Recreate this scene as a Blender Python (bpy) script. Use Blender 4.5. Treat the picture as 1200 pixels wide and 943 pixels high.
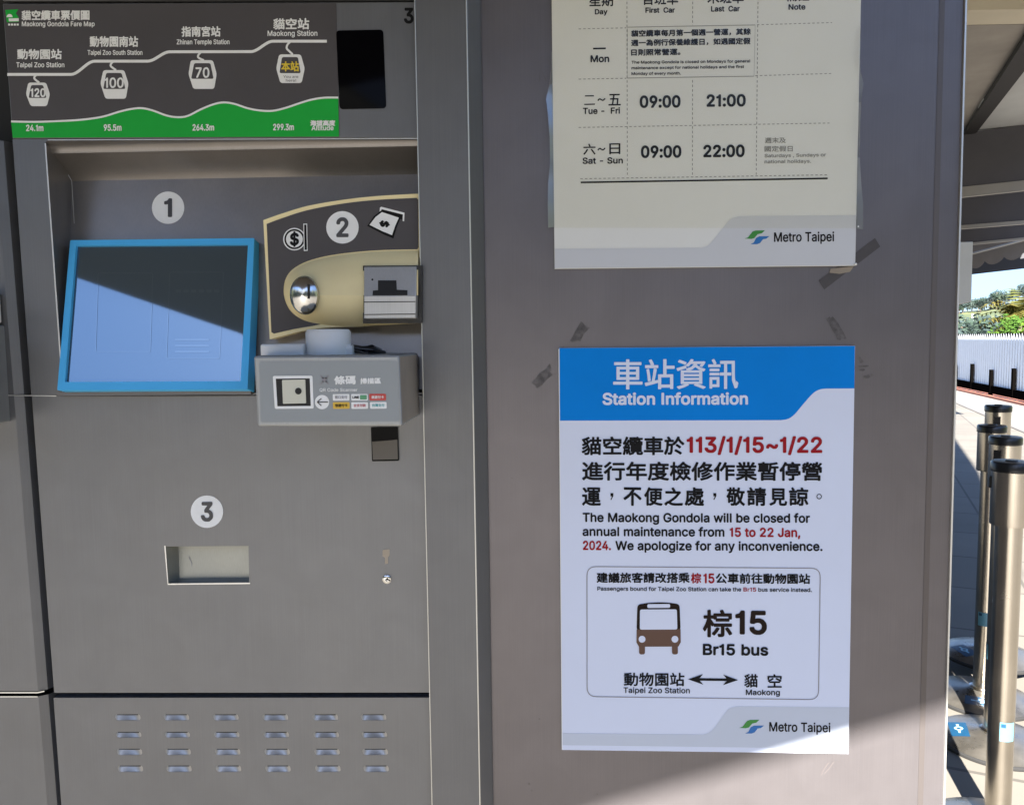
import bpy, bmesh, math, random
from mathutils import Vector, Matrix
from mathutils.geometry import tessellate_polygon

for o in list(bpy.data.objects):
    bpy.data.objects.remove(o)
S = bpy.context.scene
COL = S.collection
random.seed(7)
R = math.radians
NAN = float('nan')

# ------------------------------------------------------------------ camera, sky, sun, exposure
YAW, PITCH, ROLL = R(-2.28), R(-4.6), R(-0.62)
FPX, CX, CY = 920.0, 600.0, 471.5          # focal length and centre in photo pixels (1200 x 943)
CAM = Vector((0.0, -1.3, 1.2))
_f = Vector((math.sin(YAW) * math.cos(PITCH), math.cos(YAW) * math.cos(PITCH), math.sin(PITCH)))
_r = Vector((math.cos(YAW), -math.sin(YAW), 0))
_u = _r.cross(_f)
RX = _r * math.cos(ROLL) + _u * math.sin(ROLL)
UX = _u * math.cos(ROLL) - _r * math.sin(ROLL)
FX = _f
cam_data = bpy.data.cameras.new('camera')
cam = bpy.data.objects.new('camera', cam_data)
COL.objects.link(cam)
m3 = Matrix((RX, UX, -FX)).transposed()
cam.matrix_world = Matrix.Translation(CAM) @ m3.to_4x4()
cam_data.sensor_width = 36.0
cam_data.lens = FPX / 1200.0 * 36.0
cam_data.clip_start = 0.02
cam_data.clip_end = 3000
S.camera = cam

SUN_AZ, SUN_EL = R(12), R(33)
SUN_DIR = Vector((-math.sin(SUN_AZ) * math.cos(SUN_EL), -math.cos(SUN_AZ) * math.cos(SUN_EL), math.sin(SUN_EL)))
world = bpy.data.worlds.new('World')
S.world = world
world.use_nodes = True
wn = world.node_tree.nodes
bg = wn['Background']
sky = wn.new('ShaderNodeTexSky')
sky.sky_type = 'NISHITA'
sky.sun_disc = False
sky.sun_elevation = SUN_EL
sky.sun_rotation = math.atan2(SUN_DIR.x, SUN_DIR.y)
sky.air_density = 0.42
sky.dust_density = 0.1
sky.ozone_density = 0.8
# the clear sky is deeper towards the horizon than the model makes it
wtc = wn.new('ShaderNodeTexCoord')
wsep = wn.new('ShaderNodeSeparateXYZ')
wmr = wn.new('ShaderNodeMapRange')
wmr.inputs['From Min'].default_value = 0.0
wmr.inputs['From Max'].default_value = 0.42
wmr.inputs['To Min'].default_value = 0.13
wmr.inputs['To Max'].default_value = 1.0
wsc = wn.new('ShaderNodeVectorMath')
wsc.operation = 'SCALE'
wl = world.node_tree.links
wl.new(wtc.outputs['Generated'], wsep.inputs[0])
wl.new(wsep.outputs['Z'], wmr.inputs[0])
wl.new(sky.outputs[0], wsc.inputs[0])
wl.new(wmr.outputs[0], wsc.inputs['Scale'])
wl.new(wsc.outputs[0], bg.inputs[0])
bg.inputs[1].default_value = 0.10
sun_data = bpy.data.lights.new('sun', 'SUN')
sun_data.energy = 4.8
sun_data.angle = R(0.55)
sun_data.color = (1.0, 0.945, 0.865)
sun = bpy.data.objects.new('sun', sun_data)
COL.objects.link(sun)
sun.rotation_euler = (-SUN_DIR).to_track_quat('-Z', 'Y').to_euler()
sun.location = (0, 0, 30)
S.view_settings.view_transform = 'Standard'
S.view_settings.look = 'None'
S.view_settings.gamma = 1
S.view_settings.use_curve_mapping = False
S.view_settings.exposure = 2.95
S.render.engine = 'CYCLES'
S.cycles.max_bounces = 8
S.cycles.diffuse_bounces = 4
S.cycles.glossy_bounces = 4
S.cycles.transparent_max_bounces = 12
S.cycles.sample_clamp_indirect = 6
S.cycles.caustics_reflective = False
S.cycles.caustics_refractive = False


# ------------------------------------------------------------------ measuring helpers
def ray(x, y):
    return RX * ((x - CX) / FPX) + UX * (-(y - CY) / FPX) + FX


class Plane:
    """a real plane in the place (point, normal towards the viewer); at() finds a point seen in the photo on it"""
    def __init__(self, pt, n):
        self.p = Vector(pt)
        self.n = Vector(n).normalized()

    def at(self, x, y, e=0.0):
        p0 = self.p + self.n * e
        d = ray(x, y)
        return CAM + d * ((p0 - CAM).dot(self.n) / d.dot(self.n))


def wall_plane(y):
    return Plane((0, y, 0), (0, -1, 0))


def P(x, y, Y):
    return wall_plane(Y).at(x, y)


def G(x, y, z=0.0):
    return Plane((0, 0, z), (0, 0, 1)).at(x, y)


def D(x, y, depth):
    return CAM + ray(x, y) * depth


# ------------------------------------------------------------------ materials
def lin(c):
    return tuple((v / 255 / 12.92) if v / 255 <= 0.04045 else ((v / 255 + 0.055) / 1.055) ** 2.4 for v in c)


def mat(name, col, rough=0.6, metal=0.0, var=0.0, vscale=3.0, brush=None, bump=0.0, bscale=200.0, spec=0.5,
        stretch=(1, 1, 1), rvar=0.0, ior=None, coat=0.0):
    m = bpy.data.materials.new(name)
    m.use_nodes = True
    nt = m.node_tree
    b = nt.nodes['Principled BSDF']
    b.inputs['Base Color'].default_value = (*col, 1)
    b.inputs['Roughness'].default_value = rough
    b.inputs['Metallic'].default_value = metal
    b.inputs['Specular IOR Level'].default_value = spec
    if ior:
        b.inputs['IOR'].default_value = ior
    if coat:
        b.inputs['Coat Weight'].default_value = coat
        b.inputs['Coat Roughness'].default_value = 0.15
    tc = nt.nodes.new('ShaderNodeTexCoord')
    mp = nt.nodes.new('ShaderNodeMapping')
    mp.inputs['Scale'].default_value = stretch
    nt.links.new(tc.outputs['Object'], mp.inputs[0])
    if var or rvar:
        n = nt.nodes.new('ShaderNodeTexNoise')
        n.inputs['Scale'].default_value = vscale
        n.inputs['Detail'].default_value = 6
        n.inputs['Roughness'].default_value = 0.62
        nt.links.new(mp.outputs[0], n.inputs['Vector'])
        if var:
            ra = nt.nodes.new('ShaderNodeValToRGB')
            ra.color_ramp.elements[0].position = 0.3
            ra.color_ramp.elements[1].position = 0.7
            ra.color_ramp.elements[0].color = (*[c * (1 - var) for c in col], 1)
            ra.color_ramp.elements[1].color = (*[min(1, c * (1 + var)) for c in col], 1)
            nt.links.new(n.outputs[0], ra.inputs[0])
            nt.links.new(ra.outputs[0], b.inputs['Base Color'])
        if rvar:
            mr = nt.nodes.new('ShaderNodeMapRange')
            mr.inputs['From Min'].default_value = 0.3
            mr.inputs['From Max'].default_value = 0.7
            mr.inputs['To Min'].default_value = max(0.02, rough - rvar)
            mr.inputs['To Max'].default_value = min(1, rough + rvar)
            nt.links.new(n.outputs[0], mr.inputs[0])
            nt.links.new(mr.outputs[0], b.inputs['Roughness'])
    if brush:
        mp2 = nt.nodes.new('ShaderNodeMapping')
        mp2.inputs['Scale'].default_value = brush
        nt.links.new(tc.outputs['Object'], mp2.inputs[0])
        n2 = nt.nodes.new('ShaderNodeTexNoise')
        n2.inputs['Scale'].default_value = 1.0
        n2.inputs['Detail'].default_value = 3
        nt.links.new(mp2.outputs[0], n2.inputs['Vector'])
        bp = nt.nodes.new('ShaderNodeBump')
        bp.inputs['Strength'].default_value = 0.12
        bp.inputs['Distance'].default_value = 0.0006
        nt.links.new(n2.outputs[0], bp.inputs['Height'])
        nt.links.new(bp.outputs[0], b.inputs['Normal'])
        # fine grain and wiped smudges in the metal's own colour
        src = b.inputs['Base Color'].links[0].from_socket if b.inputs['Base Color'].is_linked else None
        if src:
            r2 = nt.nodes.new('ShaderNodeMapRange')
            r2.inputs['From Min'].default_value = 0.25
            r2.inputs['From Max'].default_value = 0.75
            r2.inputs['To Min'].default_value = 0.945
            r2.inputs['To Max'].default_value = 1.055
            nt.links.new(n2.outputs[0], r2.inputs[0])
            n3 = nt.nodes.new('ShaderNodeTexNoise')
            n3.inputs['Scale'].default_value = 14
            n3.inputs['Detail'].default_value = 8
            n3.inputs['Distortion'].default_value = 0.6
            nt.links.new(tc.outputs['Object'], n3.inputs['Vector'])
            r3 = nt.nodes.new('ShaderNodeMapRange')
            r3.inputs['From Min'].default_value = 0.35
            r3.inputs['From Max'].default_value = 0.68
            r3.inputs['To Min'].default_value = 0.965
            r3.inputs['To Max'].default_value = 1.035
            nt.links.new(n3.outputs[0], r3.inputs[0])
            ml = nt.nodes.new('ShaderNodeMath')
            ml.operation = 'MULTIPLY'
            nt.links.new(r2.outputs[0], ml.inputs[0])
            nt.links.new(r3.outputs[0], ml.inputs[1])
            vm = nt.nodes.new('ShaderNodeVectorMath')
            vm.operation = 'SCALE'
            nt.links.new(src, vm.inputs[0])
            nt.links.new(ml.outputs[0], vm.inputs['Scale'])
            nt.links.new(vm.outputs[0], b.inputs['Base Color'])
    elif bump:
        n2 = nt.nodes.new('ShaderNodeTexNoise')
        n2.inputs['Scale'].default_value = bscale
        n2.inputs['Detail'].default_value = 4
        nt.links.new(tc.outputs['Object'], n2.inputs['Vector'])
        bp = nt.nodes.new('ShaderNodeBump')
        bp.inputs['Strength'].default_value = bump
        bp.inputs['Distance'].default_value = 0.002
        nt.links.new(n2.outputs[0], bp.inputs['Height'])
        nt.links.new(bp.outputs[0], b.inputs['Normal'])
    return m


M = {}
VB = (900, 900, 5)
M['accept'] = mat('matt_aluminium', (0.50, 0.50, 0.49), 0.42, 0.6, 0.05, 9, VB)
M['machine'] = mat('machine_metal', (0.154, 0.157, 0.164), 0.42, 0.6, 0.05, 5, VB, rvar=0.04, stretch=(1, 1, 0.6))
M['post'] = mat('post_metal', (0.138, 0.140, 0.146), 0.45, 0.55, 0.04, 4, VB, rvar=0.04, stretch=(1, 1, 0.3))
M['wall'] = mat('wall_metal', (0.140, 0.130, 0.137), 0.40, 0.68, 0.05, 4, VB, rvar=0.04, stretch=(1, 1, 0.35))
M['body'] = mat('cabinet_metal', (0.16, 0.15, 0.15), 0.5, 0.4, 0.1)
M['recess'] = mat('recess_metal', (0.22, 0.205, 0.195), 0.34, 0.6, 0.10, 6, VB, rvar=0.06)
M['black'] = mat('black_gap', (0.008, 0.008, 0.008), 0.7)
M['blackgloss'] = mat('black_acrylic', (0.002, 0.002, 0.003), 0.05, spec=0.03)
M['blackplastic'] = mat('black_plastic', (0.012, 0.012, 0.013), 0.3, bump=0.1)
M['steel'] = mat('stainless', (0.30, 0.305, 0.28), 0.36, 0.6, 0.08, 8, VB, rvar=0.08)
M['steelbright'] = mat('polished_steel', (0.55, 0.545, 0.53), 0.17, 1.0, 0.1, 30)
M['lip'] = mat('bright_metal_edge', (0.60, 0.60, 0.58), 0.4, 0.8)
M['grey'] = mat('charcoal_print', (0.075, 0.070, 0.074), 0.55, spec=0.3, var=0.06, vscale=9)
M['white'] = mat('white_print', (0.88, 0.89, 0.88), 0.5, var=0.04, vscale=30)
M['ink'] = mat('black_ink', (0.008, 0.008, 0.009), 0.7, spec=0.15)
M['brownink'] = mat('dark_brown_ink', (0.016, 0.009, 0.006), 0.7, spec=0.15)
M['greyink'] = mat('grey_ink', (0.22, 0.22, 0.2), 0.5)
M['numink'] = mat('numeral_ink', (0.05, 0.05, 0.055), 0.5)
M['red'] = mat('red_ink', (0.34, 0.012, 0.018), 0.7, spec=0.15)
M['green'] = mat('green_print', (0.016, 0.42, 0.055), 0.6, spec=0.2, var=0.05, vscale=12)
M['yellow'] = mat('yellow_print', (0.80, 0.60, 0.05), 0.5)
M['blue'] = mat('blue_print', (0.0, 0.225, 0.72), 0.6, spec=0.12, var=0.05, vscale=6)
M['paper'] = mat('white_board', (0.70, 0.755, 0.90), 0.42, var=0.02, vscale=5, spec=0.4)
M['paper2'] = mat('timetable_board', (0.74, 0.75, 0.72), 0.45, var=0.03, vscale=5)
M['band'] = mat('pale_grey_band', (0.55, 0.60, 0.69), 0.42, var=0.02, vscale=6)
M['band2'] = mat('pale_grey_footer', (0.58, 0.60, 0.63), 0.45, var=0.02, vscale=6)
M['framegrey'] = mat('notice_outline', (0.25, 0.24, 0.26), 0.5)
M['cyan'] = mat('blue_bezel', (0.09, 0.52, 1.0), 0.5, spec=0.3, var=0.04, vscale=10)
M['cream'] = mat('cream_plastic', (0.98, 0.82, 0.46), 0.5, spec=0.3, var=0.05, vscale=12, bump=0.03, bscale=600)
M['scanner'] = mat('scanner_metal', (0.32, 0.335, 0.345), 0.42, 0.45, 0.05, 9, VB, rvar=0.05)
M['scanside'] = mat('scanner_side_metal', (0.45, 0.40, 0.34), 0.4, 0.7, 0.1, 9, VB)
M['whiteplastic'] = mat('white_plastic', (0.82, 0.82, 0.80), 0.35, var=0.02)
M['offwhite'] = mat('scanner_lens_plate', (0.62, 0.62, 0.52), 0.35)
M['tape'] = mat('grey_tape', (0.048, 0.043, 0.044), 0.6, var=0.12, vscale=60)
M['residue'] = mat('tape_residue', (0.080, 0.073, 0.073), 0.6, var=0.55, vscale=90)
M['tan'] = mat('tan_tape_back', (0.26, 0.22, 0.17), 0.6, var=0.1, vscale=40)
M['brown'] = mat('bus_brown', (0.085, 0.035, 0.02), 0.5)
M['logogreen'] = mat('logo_green', (0.03, 0.23, 0.03), 0.5)
M['logoblue'] = mat('logo_blue', (0.01, 0.14, 0.42), 0.5)
M['payred'] = mat('pay_red', (0.55, 0.06, 0.05), 0.5)
M['payyellow'] = mat('pay_yellow', (0.75, 0.48, 0.06), 0.5)
M['paygreen'] = mat('pay_green', (0.1, 0.32, 0.16), 0.5)
M['payteal'] = mat('pay_teal', (0.1, 0.4, 0.42), 0.5)
M['pinkink'] = mat('pay_pink', (0.55, 0.16, 0.18), 0.5)


def glass_screen():
    m = bpy.data.materials.new('dark_screen_glass')
    m.use_nodes = True
    b = m.node_tree.nodes['Principled BSDF']
    b.inputs['Base Color'].default_value = (0.145, 0.20, 0.245, 1)
    b.inputs['Metallic'].default_value = 0.72
    b.inputs['Roughness'].default_value = 0.03
    return m


M['glass'] = glass_screen()
M['ui'] = M['glass'].copy()
M['ui'].name = 'faint_screen_lines'
M['ui'].node_tree.nodes['Principled BSDF'].inputs['Base Color'].default_value = (0.18, 0.238, 0.28, 1)


def film(name, tint, refl, rough):
    m = bpy.data.materials.new(name)
    m.use_nodes = True
    nt = m.node_tree
    nt.nodes.clear()
    out = nt.nodes.new('ShaderNodeOutputMaterial')
    t = nt.nodes.new('ShaderNodeBsdfTransparent')
    t.inputs[0].default_value = (*tint, 1)
    g = nt.nodes.new('ShaderNodeBsdfGlossy')
    g.inputs['Roughness'].default_value = rough
    mx = nt.nodes.new('ShaderNodeMixShader')
    mx.inputs[0].default_value = refl
    nt.links.new(t.outputs[0], mx.inputs[1])
    nt.links.new(g.outputs[0], mx.inputs[2])
    nt.links.new(mx.outputs[0], out.inputs[0])
    return m


M['film'] = film('clear_pocket_film', (0.985, 0.978, 0.935), 0.03, 0.25)
M['filmedge'] = film('crumpled_film_edge', (0.72, 0.76, 0.84), 0.30, 0.28)


# ------------------------------------------------------------------ object helpers
def thing(name, label, cat, loc=(0, 0, 0), group=None):
    o = bpy.data.objects.new(name, None)
    o.empty_display_size = 0.05
    COL.objects.link(o)
    o.location = loc
    o['label'] = label
    o['category'] = cat
    if group:
        o['group'] = group
    return o


def world_loc(o):
    v = Vector((0, 0, 0))
    while o:
        v += Vector(o.location)
        o = o.parent
    return v


class MB:
    """collects geometry in world coordinates, becomes one mesh object"""
    def __init__(self):
        self.v, self.f, self.mi, self.sm = [], [], [], []
        self.cur = 0
        self.smooth = False

    def face(self, pts):
        b = len(self.v)
        self.v += [Vector(p) for p in pts]
        self.f.append(list(range(b, b + len(pts))))
        self.mi.append(self.cur)
        self.sm.append(self.smooth)

    def tris(self, pts, tri):
        b = len(self.v)
        self.v += [Vector(p) for p in pts]
        for t in tri:
            self.f.append([i + b for i in t])
            self.mi.append(self.cur)
            self.sm.append(self.smooth)

    def tess(self, loops3, loops2):
        tri = tessellate_polygon([[Vector((x, y, 0)) for x, y in L] for L in loops2])
        flat = [p for L in loops3 for p in L]
        self.tris(flat, tri)

    def poly(self, pl, pts, e=0.0004):
        self.tess([[pl.at(x, y, e) for x, y in pts]], [pts])

    def plate(self, pl, outer, holes=(), depth=0.01, e=0.0, hole_depth=None, sides=True):
        """flat plate with holes and real thickness: front face on the plane, edges running back"""
        L2 = [outer] + list(holes)
        L3 = [[pl.at(x, y, e) for x, y in L] for L in L2]
        self.tess(L3, L2)
        back = pl.n * -depth
        for k, L in enumerate(L3):
            if k and hole_depth is not None:
                bk = pl.n * -hole_depth
            else:
                bk = back
            if not sides:
                continue
            for a, b in zip(L, L[1:] + L[:1]):
                self.face([a, b, b + bk, a + bk])

    def box(self, lo, hi, rot=0.0, c=None):
        x0, y0, z0 = lo
        x1, y1, z1 = hi
        p = [Vector(q) for q in ((x0, y0, z0), (x1, y0, z0), (x1, y1, z0), (x0, y1, z0),
                                 (x0, y0, z1), (x1, y0, z1), (x1, y1, z1), (x0, y1, z1))]
        self.hexa(p)

    def hexa(self, p):
        for q in ((3, 2, 1, 0), (4, 5, 6, 7), (0, 1, 5, 4), (1, 2, 6, 5), (2, 3, 7, 6), (3, 0, 4, 7)):
            self.face([p[i] for i in q])

    def obox(self, o, ax, ay, az):
        """box from corner o along three edge vectors"""
        o = Vector(o)
        self.hexa([o, o + ax, o + ax + ay, o + ay, o + az, o + ax + az, o + ax + ay + az, o + ay + az])

    def lathe(self, c, prof, seg=40, axis=None, caps=True):
        """profile (radius, height) turned about an axis through c"""
        c = Vector(c)
        az = Vector(axis).normalized() if axis else Vector((0, 0, 1))
        ax = az.orthogonal().normalized()
        ay = az.cross(ax)
        b = len(self.v)
        for r, h in prof:
            for i in range(seg):
                a = 2 * math.pi * i / seg
                self.v.append(c + az * h + (ax * math.cos(a) + ay * math.sin(a)) * r)
        for j in range(len(prof) - 1):
            for i in range(seg):
                i2 = (i + 1) % seg
                self.f.append([b + j * seg + i, b + j * seg + i2, b + (j + 1) * seg + i2, b + (j + 1) * seg + i])
                self.mi.append(self.cur)
                self.sm.append(True)
        if caps:
            for j in (0, len(prof) - 1):
                self.f.append([b + j * seg + i for i in range(seg)])
                self.mi.append(self.cur)
                self.sm.append(False)

    def tube(self, pts, r, seg=10):
        pts = [Vector(p) for p in pts]
        b = len(self.v)
        for k, p in enumerate(pts):
            t = (pts[min(k + 1, len(pts) - 1)] - pts[max(k - 1, 0)]).normalized()
            ax = t.orthogonal().normalized()
            ay = t.cross(ax)
            for i in range(seg):
                a = 2 * math.pi * i / seg
                self.v.append(p + (ax * math.cos(a) + ay * math.sin(a)) * r)
        for k in range(len(pts) - 1):
            for i in range(seg):
                i2 = (i + 1) % seg
                self.f.append([b + k * seg + i, b + k * seg + i2, b + (k + 1) * seg + i2, b + (k + 1) * seg + i])
                self.mi.append(self.cur)
                self.sm.append(True)

    # ---- print: text, strokes, dashes in photo pixels on a plane
    def text(self, pl, s, x0, y0, x1, y1, h, bold=0.0, e=0.0006, asc=None):
        """one line of lettering whose ink spans x0..x1 with its baseline (or ink bottom for Chinese) y0..y1"""
        pts, tri, ref = glyphs(s)
        xs = [p[0] for p in pts]
        a, b = min(xs), max(xs)
        if ref == 'cjk':
            ys = [p[1] for p in pts]
            lo, hi = min(ys), max(ys)
            if s in '一～~':
                lo, hi = 0, 0.85
        else:
            lo, hi = 0.0, CAP
        x0 += bold
        x1 -= bold
        if ref == 'cjk':
            y0 -= bold
            y1 -= bold
            h -= 2 * bold
        q = []
        for x, y in pts:
            t = (x - a) / (b - a)
            q.append((x0 + (x1 - x0) * t, y0 + (y1 - y0) * t - (y - lo) / (hi - lo) * h))
        sh = [(0, 0)]
        if bold:
            n = 8 if bold > 0.5 else 4
            sh += [(bold * math.cos(2 * math.pi * k / n + 0.39), bold * math.sin(2 * math.pi * k / n + 0.39)) for k in range(n)]
        for k, (dx, dy) in enumerate(sh):
            self.tris([pl.at(x + dx, y + dy, e + k * 0.00003) for x, y in q], tri)

    def stroke(self, pl, pts, w, e=0.0005, closed=False):
        n = len(pts)
        Lf, Rt = [], []
        for i in range(n):
            if closed:
                a, b = pts[i - 1], pts[(i + 1) % n]
            else:
                a, b = pts[max(i - 1, 0)], pts[min(i + 1, n - 1)]
            dx, dy = b[0] - a[0], b[1] - a[1]
            l = math.hypot(dx, dy) or 1
            nx, ny = -dy / l * w / 2, dx / l * w / 2
            Lf.append((pts[i][0] + nx, pts[i][1] + ny))
            Rt.append((pts[i][0] - nx, pts[i][1] - ny))
        for i in range(n if closed else n - 1):
            j = (i + 1) % n
            self.face([pl.at(*Lf[i], e), pl.at(*Lf[j], e), pl.at(*Rt[j], e), pl.at(*Rt[i], e)])

    def dashes(self, pl, a, b, w, on=3.2, off=2.2, e=0.0005):
        L = math.hypot(b[0] - a[0], b[1] - a[1])
        t = 0.0
        while t < L:
            u = min(t + on, L)
            self.stroke(pl, [(a[0] + (b[0] - a[0]) * k / L, a[1] + (b[1] - a[1]) * k / L) for k in (t, u)], w, e)
            t = u + off

    def disc(self, pl, cx, cy, r, e=0.0005, ry=None, n=40):
        self.poly(pl, [(cx + r * math.cos(2 * math.pi * k / n), cy + (ry or r) * math.sin(2 * math.pi * k / n)) for k in range(n)], e)

    def build(self, name, mats, parent=None, bevel=0.0, merge=False, label=None):
        if not isinstance(mats, (list, tuple)):
            mats = [mats]
        off = world_loc(parent) if parent else Vector((0, 0, 0))
        me = bpy.data.meshes.new(name)
        me.from_pydata([v - off for v in self.v], [], self.f)
        for m in mats:
            me.materials.append(M[m] if isinstance(m, str) else m)
        for p, k, s in zip(me.polygons, self.mi, self.sm):
            p.material_index = k
            p.use_smooth = s
        if merge or bevel:
            bm = bmesh.new()
            bm.from_mesh(me)
            bmesh.ops.remove_doubles(bm, verts=bm.verts, dist=0.00005)
            if bevel:
                bmesh.ops.recalc_face_normals(bm, faces=bm.faces)
                ed = [e for e in bm.edges if len(e.link_faces) == 2 and e.calc_face_angle(0) > 0.6]
                bmesh.ops.bevel(bm, geom=ed, offset=bevel, segments=2, profile=0.5, affect='EDGES')
            bm.to_mesh(me)
            bm.free()
        if any(self.sm):
            me.set_sharp_from_angle(angle=R(38))
        me.update()
        o = bpy.data.objects.new(name, me)
        COL.objects.link(o)
        if parent:
            o.parent = parent
        if label:
            o['label'] = label
        return o


def tag(o, label, cat, group=None):
    o['label'] = label
    o['category'] = cat
    if group:
        o['group'] = group
    return o


def setting(o, kind='structure'):
    o['kind'] = kind
    return o


def smooth(pts, k=6):
    """a soft curve through the points"""
    out = []
    n = len(pts)
    for i in range(n - 1):
        p0, p1, p2, p3 = pts[max(i - 1, 0)], pts[i], pts[i + 1], pts[min(i + 2, n - 1)]
        for j in range(k):
            t = j / k
            out.append(tuple(0.5 * (2 * p1[c] + (p2[c] - p0[c]) * t + (2 * p0[c] - 5 * p1[c] + 4 * p2[c] - p3[c]) * t * t
                                    + (3 * p1[c] - p0[c] - 3 * p2[c] + p3[c]) * t ** 3) for c in range(2)))
    out.append(pts[-1])
    return out


def rounded(q, r, n=5):
    """a quad or polygon with its corners rounded by r pixels"""
    out = []
    k = len(q)
    for i in range(k):
        a, b, c = q[i - 1], q[i], q[(i + 1) % k]
        la, lc = math.dist(a, b), math.dist(b, c)
        ra = min(r, la * 0.49, lc * 0.49)
        s = (b[0] + (a[0] - b[0]) * ra / la, b[1] + (a[1] - b[1]) * ra / la)
        t = (b[0] + (c[0] - b[0]) * ra / lc, b[1] + (c[1] - b[1]) * ra / lc)
        for j in range(n + 1):
            u = j / n
            out.append(tuple((1 - u) ** 2 * s[d] + 2 * u * (1 - u) * b[d] + u * u * t[d] for d in range(2)))
    return out


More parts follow.
